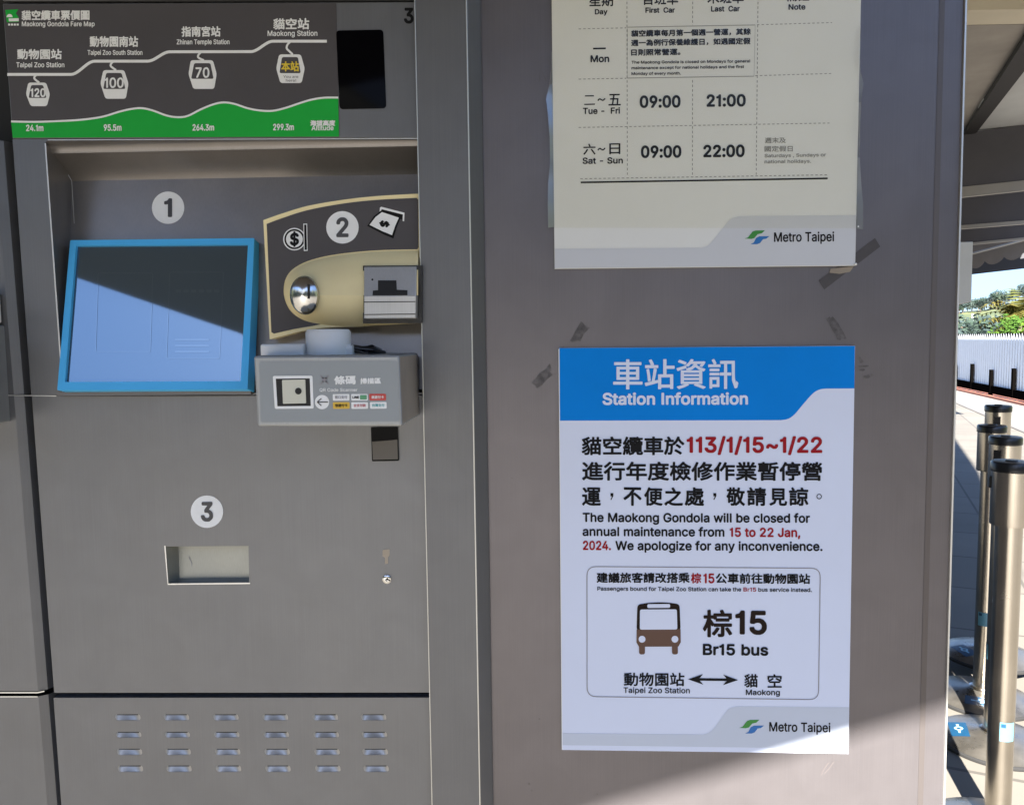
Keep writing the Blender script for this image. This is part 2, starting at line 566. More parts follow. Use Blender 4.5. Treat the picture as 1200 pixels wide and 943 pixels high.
# ------------------------------------------------------------------ lettering outlines
# character code: (advance, closed outlines x, y, x, y, ... in thousandths)
GLYPHS = {
    33: (196, ((86, -3, 70, 5, 57, 20, 53, 32, 53, 52, 59, 66, 74, 80, 90, 86, 106, 86, 124, 78, 135, 68, 143, 50, 143, 32, 134, 14, 120, 1, 104, -4), (68, 161, 63, 508, 130, 509, 128, 162),)),
    36: (447, ((202, -73, 201, -8, 138, 5, 108, 19, 84, 37, 64, 60, 50, 86, 39, 132, 40, 137, 104, 136, 114, 102, 136, 75, 160, 61, 200, 51, 202, 234, 138, 255, 116, 267, 88, 287, 72, 306, 60, 328, 53, 352, 52, 382, 61, 424, 88, 464, 110, 482, 138, 498, 166, 508, 200, 514, 202, 582, 242, 583, 245, 582, 245, 516, 300, 504, 348, 478, 367, 462, 383, 440, 395, 414, 401, 386, 398, 378, 338, 378, 327, 412, 310, 432, 282, 448, 246, 457, 245, 286, 324, 258, 368, 230, 387, 210, 399, 190, 406, 164, 409, 138, 405, 108, 399, 88, 387, 64, 373, 46, 348, 25, 320, 9, 292, -1, 245, -8, 245, -72), (245, 52, 282, 59, 312, 75, 335, 100, 345, 132, 342, 161, 335, 176, 323, 188, 292, 206, 246, 222), (198, 298, 202, 300, 200, 457, 168, 448, 144, 434, 125, 414, 115, 384, 118, 356, 128, 337, 152, 317),)),
    44: (188, ((40, -120, 39, -107, 68, 70, 136, 71, 84, -119),)),
    45: (453, ((116, 187, 116, 245, 337, 244, 336, 187),)),
    46: (188, ((84, -3, 68, 5, 55, 20, 50, 36, 51, 54, 61, 72, 76, 82, 90, 87, 112, 84, 127, 74, 138, 59, 141, 42, 139, 26, 130, 12, 118, 1, 102, -4),)),
    47: (249, ((16, -76, 178, 532, 234, 532, 73, -70, 70, -76),)),
    48: (453, ((200, -5, 164, 4, 132, 22, 107, 45, 81, 85, 65, 123, 53, 177, 49, 215, 49, 293, 56, 345, 69, 395, 89, 437, 111, 467, 138, 490, 164, 504, 202, 514, 236, 516, 280, 508, 310, 494, 340, 469, 367, 433, 385, 393, 399, 339, 405, 283, 404, 215, 397, 157, 385, 113, 365, 71, 342, 41, 310, 15, 278, 0, 248, -6), (208, 51, 240, 50, 264, 56, 282, 67, 303, 87, 317, 109, 328, 137, 342, 209, 341, 313, 333, 357, 323, 387, 309, 413, 290, 436, 270, 450, 234, 460, 208, 458, 188, 452, 164, 436, 147, 417, 134, 393, 123, 365, 113, 321, 109, 277, 113, 191, 121, 149, 131, 121, 145, 95, 162, 75, 186, 58),)),
    49: (300, ((150, 0, 216, 0, 216, 509, 166, 509, 142, 462, 106, 436, 54, 424, 54, 374, 110, 382, 150, 404),)),
    50: (453, ((66, -1, 65, 48, 282, 282, 309, 322, 317, 342, 320, 364, 318, 392, 307, 420, 290, 439, 260, 455, 238, 459, 206, 459, 184, 453, 162, 441, 145, 424, 136, 408, 129, 388, 126, 361, 66, 362, 69, 400, 80, 430, 91, 450, 112, 475, 140, 495, 174, 509, 202, 515, 244, 515, 270, 511, 298, 501, 328, 483, 346, 465, 361, 446, 373, 422, 381, 384, 380, 356, 373, 322, 356, 288, 326, 246, 153, 58, 388, 57, 388, 0),)),
    51: (453, ((188, -5, 136, 8, 112, 20, 89, 37, 67, 61, 55, 83, 47, 109, 44, 131, 108, 132, 119, 97, 138, 75, 162, 60, 190, 52, 234, 50, 264, 56, 290, 68, 312, 89, 326, 119, 329, 157, 322, 183, 304, 213, 282, 230, 252, 242, 214, 248, 157, 249, 157, 299, 288, 451, 70, 453, 69, 507, 372, 509, 372, 460, 223, 291, 268, 288, 300, 280, 336, 260, 359, 239, 379, 209, 391, 173, 393, 131, 384, 93, 373, 69, 354, 45, 314, 15, 290, 4, 258, -4),)),
    52: (453, ((284, -1, 282, 105, 42, 105, 40, 108, 40, 160, 248, 509, 310, 508, 109, 164, 282, 163, 282, 316, 342, 317, 343, 164, 412, 162, 413, 108, 412, 105, 344, 105, 342, 0),)),
    53: (453, ((194, -5, 166, 1, 142, 10, 118, 24, 100, 40, 83, 59, 69, 85, 60, 129, 122, 130, 131, 99, 142, 84, 162, 66, 196, 52, 246, 52, 270, 60, 286, 71, 312, 101, 326, 139, 326, 185, 317, 215, 298, 243, 272, 264, 246, 274, 210, 277, 186, 274, 152, 262, 128, 246, 68, 253, 95, 505, 98, 509, 364, 509, 366, 507, 366, 453, 151, 451, 134, 303, 180, 326, 220, 334, 258, 332, 302, 317, 332, 298, 362, 263, 380, 227, 390, 183, 390, 143, 382, 105, 363, 65, 338, 36, 308, 14, 268, -2, 244, -6),)),
    54: (453, ((200, -5, 162, 5, 136, 19, 110, 40, 89, 67, 75, 95, 65, 135, 64, 173, 69, 205, 85, 251, 113, 303, 251, 507, 320, 509, 177, 299, 222, 314, 268, 312, 306, 300, 340, 278, 370, 239, 384, 201, 389, 141, 384, 113, 372, 81, 356, 55, 334, 31, 314, 16, 290, 4, 262, -4), (214, 49, 250, 51, 268, 56, 288, 69, 314, 101, 326, 135, 326, 179, 312, 217, 302, 232, 284, 248, 248, 264, 206, 264, 186, 258, 168, 248, 141, 219, 127, 181, 127, 135, 133, 113, 143, 93, 174, 63, 196, 53),)),
    55: (453, ((98, -1, 323, 450, 322, 453, 64, 453, 62, 454, 62, 508, 390, 509, 390, 448, 166, 2, 164, -1),)),
    56: (453, ((196, -5, 142, 8, 104, 30, 73, 63, 57, 97, 53, 115, 53, 155, 57, 175, 69, 203, 81, 221, 102, 242, 128, 257, 153, 265, 118, 282, 104, 294, 88, 315, 73, 353, 71, 395, 75, 417, 87, 445, 102, 465, 122, 483, 150, 500, 176, 509, 200, 514, 238, 516, 288, 506, 324, 488, 355, 459, 373, 429, 380, 401, 381, 371, 379, 351, 371, 327, 360, 309, 342, 288, 301, 265, 342, 248, 374, 217, 395, 177, 400, 149, 401, 127, 397, 101, 385, 71, 366, 46, 334, 20, 300, 4, 270, -3, 242, -6), (199, 51, 248, 50, 286, 60, 311, 77, 329, 101, 337, 135, 331, 173, 314, 199, 282, 223, 258, 232, 228, 236, 186, 230, 160, 218, 146, 207, 123, 177, 117, 157, 115, 131, 125, 97, 137, 81, 152, 68, 176, 57), (206, 291, 242, 290, 270, 298, 298, 318, 314, 345, 319, 365, 319, 387, 313, 411, 293, 437, 270, 452, 230, 460, 188, 454, 159, 437, 145, 421, 137, 405, 133, 367, 137, 347, 145, 329, 170, 304),)),
    57: (453, ((132, -1, 276, 210, 236, 196, 196, 195, 150, 208, 112, 232, 87, 262, 69, 306, 65, 328, 64, 364, 71, 404, 83, 434, 101, 460, 120, 479, 150, 498, 176, 509, 210, 515, 250, 515, 278, 509, 310, 495, 335, 476, 358, 450, 374, 422, 385, 390, 389, 362, 389, 332, 380, 290, 364, 250, 342, 210, 202, 2, 200, -1), (215, 244, 250, 245, 286, 261, 298, 272, 314, 294, 326, 332, 325, 380, 308, 418, 295, 434, 278, 447, 256, 457, 232, 461, 192, 455, 161, 436, 145, 418, 135, 400, 125, 358, 129, 320, 135, 302, 147, 282, 158, 269, 178, 255),)),
    58: (188, ((84, -3, 68, 5, 55, 20, 50, 36, 51, 54, 61, 72, 76, 82, 90, 87, 112, 84, 127, 74, 138, 59, 141, 42, 139, 26, 130, 12, 118, 1, 102, -4), (88, 271, 70, 279, 57, 292, 51, 306, 51, 328, 57, 342, 70, 354, 82, 360, 100, 362, 118, 356, 132, 344, 140, 326, 141, 308, 134, 292, 122, 279, 104, 271),)),
    65: (480, ((18, -1, 18, 4, 201, 508, 276, 508, 462, 0, 396, 0, 342, 143, 136, 143, 85, 0), (155, 200, 323, 200, 281, 318, 238, 455, 197, 322),)),
    66: (456, ((62, -1, 61, 508, 258, 509, 304, 501, 336, 487, 367, 462, 387, 430, 397, 394, 397, 354, 389, 324, 375, 302, 346, 279, 316, 267, 315, 264, 346, 255, 370, 241, 393, 218, 409, 190, 417, 156, 417, 118, 411, 90, 401, 68, 387, 48, 368, 31, 334, 13, 308, 6, 244, -1), (125, 58, 266, 57, 298, 63, 318, 71, 341, 92, 353, 116, 355, 148, 343, 184, 314, 213, 276, 229, 126, 231), (125, 286, 248, 285, 276, 291, 298, 301, 323, 326, 335, 354, 335, 386, 325, 414, 300, 439, 272, 449, 126, 451),)),
    67: (510, ((236, -5, 188, 6, 150, 25, 114, 53, 86, 87, 61, 133, 48, 177, 41, 223, 42, 293, 52, 347, 69, 393, 98, 437, 128, 468, 164, 492, 206, 508, 256, 516, 296, 514, 322, 510, 362, 496, 409, 465, 431, 443, 451, 413, 465, 381, 473, 349, 408, 349, 395, 385, 377, 411, 346, 436, 312, 450, 280, 456, 242, 454, 210, 446, 186, 434, 160, 414, 135, 383, 119, 351, 110, 319, 104, 275, 104, 233, 110, 189, 126, 143, 156, 99, 186, 75, 224, 58, 274, 53, 318, 61, 360, 83, 389, 113, 403, 141, 408, 160, 473, 159, 463, 121, 445, 85, 425, 59, 392, 30, 356, 10, 320, -1, 282, -6),)),
    68: (502, ((62, -1, 61, 508, 228, 509, 266, 507, 310, 497, 352, 479, 388, 453, 415, 422, 439, 380, 455, 330, 461, 280, 459, 204, 447, 152, 427, 106, 399, 68, 376, 47, 344, 27, 304, 11, 256, 1, 218, -1), (125, 58, 228, 57, 282, 65, 308, 75, 334, 91, 359, 116, 375, 140, 391, 182, 399, 230, 399, 280, 393, 318, 379, 362, 365, 386, 342, 412, 316, 430, 286, 443, 250, 451, 125, 450),)),
    69: (419, ((62, -1, 61, 508, 372, 509, 373, 454, 370, 451, 125, 450, 125, 286, 355, 284, 354, 229, 125, 228, 125, 58, 374, 57, 375, 0),)),
    70: (410, ((62, -1, 61, 508, 368, 509, 368, 451, 125, 450, 125, 280, 344, 279, 347, 276, 347, 222, 125, 220, 125, 2, 122, -1),)),
    71: (520, ((236, -5, 188, 6, 150, 24, 114, 52, 84, 89, 64, 127, 48, 177, 41, 223, 42, 293, 52, 347, 68, 391, 94, 433, 124, 466, 162, 491, 204, 508, 254, 516, 294, 514, 326, 508, 356, 498, 386, 482, 410, 464, 435, 437, 451, 413, 467, 377, 473, 349, 408, 349, 391, 387, 372, 412, 346, 434, 310, 450, 278, 456, 240, 454, 204, 444, 182, 432, 154, 408, 138, 387, 118, 347, 108, 309, 103, 263, 106, 211, 113, 175, 126, 143, 147, 109, 184, 76, 224, 59, 276, 53, 326, 62, 350, 74, 372, 91, 389, 111, 403, 137, 411, 161, 415, 189, 412, 199, 284, 199, 284, 256, 476, 256, 477, 171, 468, 131, 451, 91, 428, 60, 398, 32, 364, 12, 330, 0, 294, -6),)),
    73: (200, ((68, 0, 132, 0, 132, 509, 68, 509),)),
    74: (396, ((157, -5, 125, 2, 103, 12, 75, 33, 56, 55, 44, 79, 36, 107, 34, 171, 97, 172, 99, 125, 106, 97, 119, 77, 143, 58, 169, 51, 201, 51, 227, 59, 249, 76, 266, 103, 272, 133, 272, 507, 335, 509, 336, 131, 326, 81, 303, 42, 285, 25, 259, 8, 211, -5),)),
    76: (393, ((62, -1, 61, 508, 122, 509, 125, 508, 125, 58, 360, 57, 361, 2, 360, -1),)),
    77: (628, ((62, -1, 61, 508, 152, 508, 279, 184, 314, 75, 349, 180, 476, 508, 568, 508, 567, 0, 506, -1, 505, 2, 506, 434, 459, 298, 340, -1, 288, -1, 285, 2, 167, 298, 120, 432, 122, 2, 120, -1),)),
    78: (523, ((62, -1, 61, 508, 137, 508, 349, 174, 402, 80, 399, 142, 399, 508, 462, 509, 463, 0, 388, -1, 385, 2, 193, 304, 122, 427, 125, 2, 124, -1),)),
    80: (445, ((62, -1, 61, 508, 254, 509, 300, 501, 330, 489, 354, 473, 377, 450, 393, 424, 403, 396, 409, 360, 407, 316, 399, 286, 387, 260, 373, 240, 348, 217, 324, 203, 300, 194, 246, 185, 126, 185, 124, 0), (125, 244, 252, 243, 282, 249, 312, 266, 327, 282, 334, 296, 345, 338, 341, 380, 333, 402, 323, 418, 296, 439, 260, 451, 125, 452),)),
    81: (533, ((402, -48, 356, 11, 304, -4, 254, -7, 202, 2, 162, 18, 132, 37, 104, 64, 78, 100, 60, 138, 47, 180, 41, 234, 44, 308, 57, 364, 82, 414, 109, 450, 146, 481, 190, 503, 228, 513, 284, 515, 316, 511, 358, 497, 388, 481, 423, 452, 451, 416, 473, 372, 485, 334, 493, 276, 493, 232, 485, 174, 473, 136, 457, 102, 437, 72, 404, 38, 467, -48), (247, 54, 286, 54, 319, 62, 246, 159, 312, 159, 366, 89, 389, 112, 408, 144, 423, 184, 429, 220, 427, 304, 417, 344, 399, 382, 379, 408, 352, 431, 320, 447, 288, 455, 250, 455, 226, 451, 194, 438, 168, 421, 142, 392, 125, 364, 111, 326, 105, 292, 103, 244, 107, 202, 115, 168, 132, 132, 150, 106, 176, 81, 208, 64),)),
    82: (449, ((62, -1, 61, 508, 254, 509, 302, 501, 340, 485, 377, 454, 397, 420, 409, 374, 409, 330, 399, 290, 381, 256, 350, 227, 314, 208, 427, 0, 354, 0, 246, 197, 126, 197, 125, 2, 122, -1), (125, 256, 252, 255, 284, 261, 312, 275, 335, 302, 345, 336, 343, 380, 327, 416, 306, 435, 270, 449, 232, 453, 125, 452),)),
    83: (447, ((190, -7, 134, 6, 106, 20, 84, 37, 66, 57, 52, 81, 44, 103, 39, 135, 104, 136, 108, 117, 118, 95, 146, 68, 166, 59, 198, 51, 250, 51, 296, 65, 314, 76, 329, 91, 339, 107, 345, 129, 345, 149, 341, 165, 324, 187, 294, 205, 154, 249, 120, 264, 96, 280, 74, 303, 60, 327, 52, 365, 54, 397, 61, 423, 76, 449, 96, 472, 118, 488, 152, 504, 184, 512, 214, 516, 260, 514, 316, 498, 358, 470, 371, 457, 389, 429, 399, 399, 401, 379, 338, 378, 327, 411, 317, 425, 298, 440, 256, 456, 204, 458, 162, 446, 146, 436, 128, 417, 116, 387, 115, 367, 119, 351, 136, 328, 164, 310, 200, 297, 306, 266, 340, 250, 364, 234, 387, 209, 403, 179, 409, 141, 407, 115, 399, 87, 381, 55, 358, 32, 332, 15, 302, 2, 268, -6),)),
    84: (449, ((194, -1, 193, 450, 34, 451, 32, 508, 416, 509, 416, 451, 257, 450, 257, 2, 256, -1),)),
    87: (686, ((156, -1, 17, 508, 83, 508, 173, 158, 192, 65, 222, 188, 306, 509, 380, 508, 467, 176, 492, 65, 522, 194, 603, 508, 669, 508, 529, 0, 456, 0, 363, 338, 342, 433, 323, 342, 231, 2, 228, -1),)),
    89: (472, ((204, -1, 203, 208, 17, 508, 91, 508, 207, 320, 236, 263, 280, 344, 380, 508, 454, 509, 268, 208, 267, 0),)),
    90: (438, ((42, -1, 41, 44, 44, 50, 274, 386, 322, 452, 42, 451, 40, 454, 40, 508, 396, 509, 397, 462, 393, 456, 171, 132, 116, 56, 398, 57, 399, 0),)),
    97: (389, ((134, -7, 86, 9, 64, 25, 46, 47, 38, 63, 31, 89, 31, 127, 38, 151, 47, 167, 61, 181, 96, 202, 150, 216, 238, 227, 262, 233, 271, 239, 275, 247, 273, 281, 265, 299, 252, 314, 230, 326, 208, 330, 176, 330, 140, 318, 118, 301, 100, 275, 42, 291, 42, 293, 54, 317, 73, 341, 98, 360, 122, 372, 152, 380, 184, 384, 210, 384, 252, 376, 286, 360, 306, 343, 321, 323, 333, 289, 337, 259, 337, 1, 278, 0, 277, 49, 274, 52, 248, 21, 214, 1, 182, -8), (167, 45, 194, 47, 220, 55, 240, 67, 257, 83, 267, 99, 275, 125, 274, 189, 248, 179, 138, 160, 116, 150, 100, 135, 94, 121, 92, 97, 104, 69, 128, 53),)),
    98: (424, ((205, -7, 183, -1, 157, 13, 144, 24, 117, 59, 112, 58, 111, 0, 53, 2, 55, 509, 114, 508, 115, 319, 119, 320, 147, 356, 175, 375, 215, 384, 255, 383, 291, 373, 330, 348, 357, 316, 379, 268, 389, 220, 389, 158, 379, 108, 359, 64, 331, 29, 295, 6, 255, -7), (204, 48, 229, 47, 253, 51, 287, 71, 301, 88, 313, 110, 327, 164, 326, 226, 309, 276, 299, 292, 279, 312, 261, 323, 239, 329, 193, 327, 175, 321, 159, 310, 144, 296, 128, 270, 114, 220, 114, 160, 120, 130, 132, 100, 146, 80, 161, 66, 183, 53),)),
    99: (396, ((180, -7, 148, 1, 112, 19, 84, 44, 65, 68, 49, 100, 38, 142, 35, 172, 38, 234, 48, 272, 61, 302, 80, 328, 106, 353, 136, 371, 166, 380, 208, 385, 238, 382, 284, 368, 320, 344, 347, 312, 361, 278, 304, 262, 293, 286, 270, 311, 254, 321, 226, 329, 186, 328, 150, 314, 132, 298, 117, 278, 107, 256, 100, 228, 98, 160, 111, 110, 126, 86, 146, 65, 172, 51, 194, 47, 234, 49, 264, 61, 288, 84, 304, 116, 363, 102, 351, 72, 337, 50, 316, 29, 290, 11, 260, -1, 234, -7),)),
    100: (424, ((170, -7, 130, 6, 94, 29, 70, 58, 51, 92, 40, 130, 35, 172, 37, 234, 49, 280, 72, 322, 96, 349, 134, 373, 170, 383, 210, 384, 246, 376, 272, 361, 306, 320, 310, 320, 311, 508, 370, 509, 372, 2, 314, 0, 313, 58, 308, 59, 276, 20, 248, 2, 216, -7), (189, 48, 230, 49, 250, 57, 269, 70, 295, 104, 305, 132, 311, 162, 309, 228, 303, 254, 293, 278, 278, 299, 260, 315, 222, 329, 174, 326, 152, 317, 138, 306, 123, 290, 112, 270, 98, 218, 100, 148, 117, 98, 132, 78, 148, 63, 172, 51),)),
    101: (404, ((184, -7, 150, 1, 122, 13, 96, 31, 68, 64, 51, 94, 39, 132, 35, 170, 36, 220, 43, 258, 55, 290, 72, 318, 97, 346, 126, 366, 150, 376, 178, 383, 218, 384, 258, 377, 288, 364, 318, 342, 335, 324, 355, 288, 365, 258, 371, 218, 371, 170, 98, 169, 98, 148, 109, 108, 122, 88, 142, 67, 168, 53, 196, 47, 230, 47, 264, 57, 289, 76, 306, 105, 365, 90, 355, 66, 341, 46, 322, 27, 298, 12, 274, 1, 240, -7), (97, 222, 309, 222, 299, 266, 279, 300, 248, 322, 212, 330, 168, 325, 154, 319, 132, 302, 115, 282, 105, 262),)),
    102: (254, ((82, -1, 81, 326, 6, 327, 6, 378, 81, 380, 84, 460, 96, 486, 120, 511, 144, 523, 166, 529, 210, 529, 232, 525, 242, 520, 226, 469, 204, 473, 170, 471, 154, 460, 144, 440, 141, 380, 226, 379, 228, 328, 141, 326, 141, 2, 140, -1),)),
    103: (425, ((174, -149, 138, -141, 102, -125, 67, -95, 52, -69, 100, -41, 134, -77, 168, -93, 220, -97, 266, -85, 295, -63, 307, -39, 311, -17, 311, 67, 306, 68, 285, 39, 268, 25, 246, 13, 222, 6, 194, 4, 156, 9, 122, 21, 98, 37, 80, 53, 60, 81, 47, 107, 39, 135, 35, 163, 35, 219, 41, 255, 50, 281, 67, 315, 95, 347, 120, 365, 150, 378, 180, 384, 206, 384, 242, 378, 278, 356, 308, 319, 312, 319, 314, 379, 372, 378, 373, -19, 363, -67, 348, -93, 330, -113, 292, -135, 238, -149), (195, 59, 212, 59, 242, 65, 260, 73, 279, 87, 291, 103, 303, 127, 313, 183, 307, 243, 299, 267, 285, 291, 258, 316, 236, 326, 212, 330, 174, 326, 152, 316, 138, 306, 123, 289, 111, 269, 102, 241, 97, 215, 99, 155, 106, 129, 117, 105, 128, 91, 150, 73, 174, 63),)),
    104: (410, ((55, -1, 53, 508, 113, 509, 115, 317, 138, 350, 163, 369, 195, 381, 237, 385, 273, 378, 303, 364, 325, 344, 343, 316, 351, 294, 357, 254, 357, 2, 355, -1, 299, -1, 296, 2, 296, 248, 286, 286, 273, 304, 255, 319, 225, 329, 201, 329, 173, 323, 153, 313, 132, 292, 118, 262, 114, 234, 113, 0),)),
    105: (167, ((53, -1, 52, 378, 111, 379, 114, 378, 114, 2, 111, -1), (73, 444, 57, 451, 46, 464, 42, 474, 43, 494, 48, 506, 63, 519, 79, 523, 95, 523, 111, 515, 122, 502, 126, 488, 124, 470, 117, 459, 103, 447, 89, 443),)),
    106: (167, ((-8, -142, -9, -89, 18, -85, 36, -77, 46, -63, 53, -37, 53, 377, 54, 380, 112, 380, 114, -39, 111, -65, 93, -105, 68, -127, 36, -140), (78, 443, 58, 451, 47, 461, 42, 475, 41, 489, 48, 505, 58, 516, 70, 522, 88, 524, 106, 518, 121, 503, 125, 493, 125, 473, 116, 457, 106, 449),)),
    107: (381, ((55, -1, 53, 508, 113, 509, 115, 211, 123, 213, 283, 378, 359, 378, 201, 216, 371, 0, 295, -1, 155, 177, 114, 140, 113, 0),)),
    108: (185, ((62, 0, 122, 0, 122, 509, 62, 509),)),
    109: (610, ((55, -1, 53, 378, 112, 378, 113, 313, 128, 340, 153, 365, 185, 381, 215, 387, 249, 383, 281, 367, 301, 344, 317, 312, 330, 334, 351, 357, 385, 377, 413, 385, 441, 387, 483, 379, 515, 361, 533, 340, 551, 304, 557, 264, 556, 0, 496, 0, 496, 264, 493, 280, 483, 302, 473, 313, 457, 323, 427, 331, 399, 329, 379, 322, 363, 312, 344, 288, 336, 258, 336, 2, 335, -1, 275, 0, 274, 262, 271, 282, 263, 300, 247, 317, 219, 329, 193, 331, 163, 323, 143, 310, 126, 290, 116, 264, 114, 246, 113, 0),)),
    110: (410, ((55, -1, 53, 378, 112, 378, 113, 313, 126, 336, 145, 357, 167, 371, 193, 381, 219, 385, 255, 383, 283, 375, 305, 363, 327, 342, 341, 320, 355, 274, 357, 0, 299, -1, 296, 2, 296, 248, 286, 286, 273, 304, 255, 319, 225, 329, 201, 329, 173, 323, 153, 313, 132, 292, 118, 262, 114, 234, 113, 0),)),
    111: (415, ((180, -7, 148, 1, 112, 19, 84, 44, 65, 68, 49, 100, 38, 142, 35, 172, 38, 234, 48, 272, 61, 302, 80, 328, 106, 353, 136, 371, 166, 380, 194, 384, 238, 382, 274, 373, 304, 356, 327, 338, 353, 304, 369, 268, 379, 228, 381, 198, 379, 148, 369, 108, 357, 80, 338, 52, 314, 27, 286, 9, 254, -3, 230, -7), (189, 48, 234, 49, 252, 55, 274, 69, 301, 104, 317, 152, 319, 176, 317, 224, 301, 272, 289, 292, 270, 310, 250, 322, 226, 329, 178, 327, 158, 319, 140, 306, 124, 288, 111, 266, 98, 216, 100, 148, 117, 98, 146, 65, 166, 54),)),
    112: (424, ((55, -142, 54, 379, 111, 379, 112, 321, 115, 319, 147, 356, 167, 370, 191, 380, 217, 384, 247, 384, 297, 370, 323, 354, 347, 329, 363, 305, 381, 261, 390, 213, 389, 157, 383, 121, 369, 83, 347, 47, 323, 23, 289, 3, 251, -7, 213, -8, 179, 1, 150, 19, 119, 58, 115, 59, 114, -141), (210, 47, 229, 47, 257, 53, 273, 61, 293, 78, 315, 115, 328, 169, 325, 229, 317, 259, 305, 283, 285, 308, 267, 320, 229, 330, 189, 326, 167, 316, 153, 305, 136, 285, 128, 269, 118, 241, 114, 215, 116, 149, 124, 117, 136, 93, 165, 63, 185, 52),)),
    113: (424, ((312, -142, 310, 58, 306, 58, 275, 19, 246, 1, 212, -8, 162, -5, 124, 8, 95, 29, 63, 67, 46, 107, 36, 155, 35, 205, 40, 247, 51, 285, 71, 321, 95, 347, 120, 366, 148, 378, 184, 384, 214, 384, 240, 378, 258, 370, 280, 354, 308, 319, 313, 321, 313, 379, 370, 380, 372, 377, 372, -141), (194, 47, 214, 47, 240, 52, 260, 63, 275, 75, 299, 113, 311, 167, 309, 227, 301, 259, 291, 281, 276, 301, 258, 316, 236, 326, 214, 330, 194, 330, 168, 324, 135, 303, 111, 269, 97, 213, 99, 151, 105, 125, 117, 97, 130, 80, 152, 60, 168, 53),)),
    114: (259, ((55, -1, 53, 378, 111, 379, 112, 322, 115, 321, 134, 352, 165, 374, 201, 385, 243, 383, 243, 323, 201, 325, 169, 319, 141, 302, 122, 276, 114, 242, 113, 0),)),
    115: (365, ((152, -6, 108, 5, 74, 26, 49, 56, 36, 94, 94, 106, 105, 80, 126, 59, 150, 49, 192, 45, 224, 52, 249, 66, 266, 90, 267, 116, 254, 136, 234, 149, 130, 175, 102, 187, 80, 201, 65, 216, 53, 238, 47, 264, 49, 294, 55, 314, 65, 332, 100, 363, 124, 374, 156, 382, 188, 385, 220, 382, 250, 375, 284, 355, 312, 320, 323, 290, 270, 277, 254, 304, 234, 323, 210, 331, 176, 332, 150, 327, 121, 308, 109, 286, 111, 262, 124, 243, 144, 232, 248, 205, 294, 183, 314, 162, 326, 140, 331, 120, 330, 88, 324, 68, 310, 44, 290, 24, 270, 11, 240, -1, 212, -7),)),
    116: (227, ((144, -3, 116, 5, 94, 19, 80, 36, 67, 66, 65, 88, 65, 326, 6, 328, 6, 379, 64, 380, 66, 471, 126, 470, 127, 380, 203, 378, 202, 327, 126, 326, 128, 78, 136, 62, 148, 53, 170, 49, 202, 52, 213, 4, 190, -3),)),
    117: (410, ((157, -3, 129, 4, 101, 20, 76, 47, 60, 81, 53, 123, 54, 379, 113, 379, 114, 137, 118, 109, 132, 81, 149, 65, 171, 54, 199, 50, 231, 54, 257, 66, 277, 87, 287, 105, 295, 133, 296, 153, 296, 377, 299, 379, 356, 379, 357, 1, 298, 1, 297, 66, 273, 30, 243, 8, 203, -4),)),
    118: (389, ((163, -1, 18, 378, 85, 378, 170, 142, 195, 60, 221, 146, 304, 378, 369, 379, 228, 4, 225, -1),)),
    119: (567, ((139, -1, 23, 378, 88, 378, 137, 202, 171, 68, 198, 184, 253, 379, 317, 378, 367, 194, 397, 69, 480, 378, 544, 378, 429, -1, 371, -1, 368, 2, 316, 182, 285, 305, 199, 2, 197, -1),)),
    120: (379, ((23, -1, 155, 194, 30, 378, 101, 378, 191, 233, 224, 292, 281, 378, 351, 378, 225, 192, 357, 0, 287, 0, 189, 155, 162, 106, 91, -1),)),
    121: (389, ((65, -143, 48, -137, 61, -87, 97, -90, 121, -82, 140, -61, 162, -1, 19, 379, 83, 379, 85, 377, 172, 137, 195, 61, 217, 135, 304, 377, 307, 379, 369, 379, 206, -53, 188, -91, 165, -119, 139, -136, 109, -144),)),
    122: (380, ((44, -1, 43, 48, 254, 320, 252, 323, 50, 323, 48, 378, 332, 379, 332, 330, 126, 58, 338, 57, 338, 0),)),
    126: (453, ((280, 138, 246, 152, 182, 201, 164, 209, 136, 207, 120, 196, 111, 179, 106, 150, 53, 151, 55, 189, 66, 219, 83, 241, 104, 256, 132, 265, 166, 266, 194, 257, 220, 241, 272, 200, 298, 192, 318, 196, 333, 209, 341, 225, 346, 253, 398, 253, 399, 227, 395, 205, 383, 179, 368, 161, 350, 148, 328, 140),)),
}
FONT = {}
for code, (adv, outlines) in GLYPHS.items():
    lp = [[(o[i] / 1000, o[i + 1] / 1000) for i in range(0, len(o), 2)] for o in outlines]
    areas = [sum(p[0] * q[1] - q[0] * p[1] for p, q in zip(L, L[1:] + L[:1])) for L in lp]
    main = max(areas, key=abs)
    solid = [L for L, k in zip(lp, areas) if k * main > 0]
    hole = [L for L, k in zip(lp, areas) if k * main <= 0]
    gp, gt = [], []
    for L in solid:
        x0, x1 = min(p[0] for p in L), max(p[0] for p in L)
        y0, y1 = min(p[1] for p in L), max(p[1] for p in L)
        grp = [L] + [h for h in hole if x0 < h[0][0] < x1 and y0 < h[0][1] < y1]
        base = len(gp)
        gt += [[i + base for i in t] for t in tessellate_polygon([[Vector((x, y, 0)) for x, y in k] for k in grp])]
        gp += [p for k in grp for p in k]
    FONT[chr(code)] = (adv / 1000, gp, gt)
CAP = max(p[1] for p in FONT['T'][1])
_cjk = {}


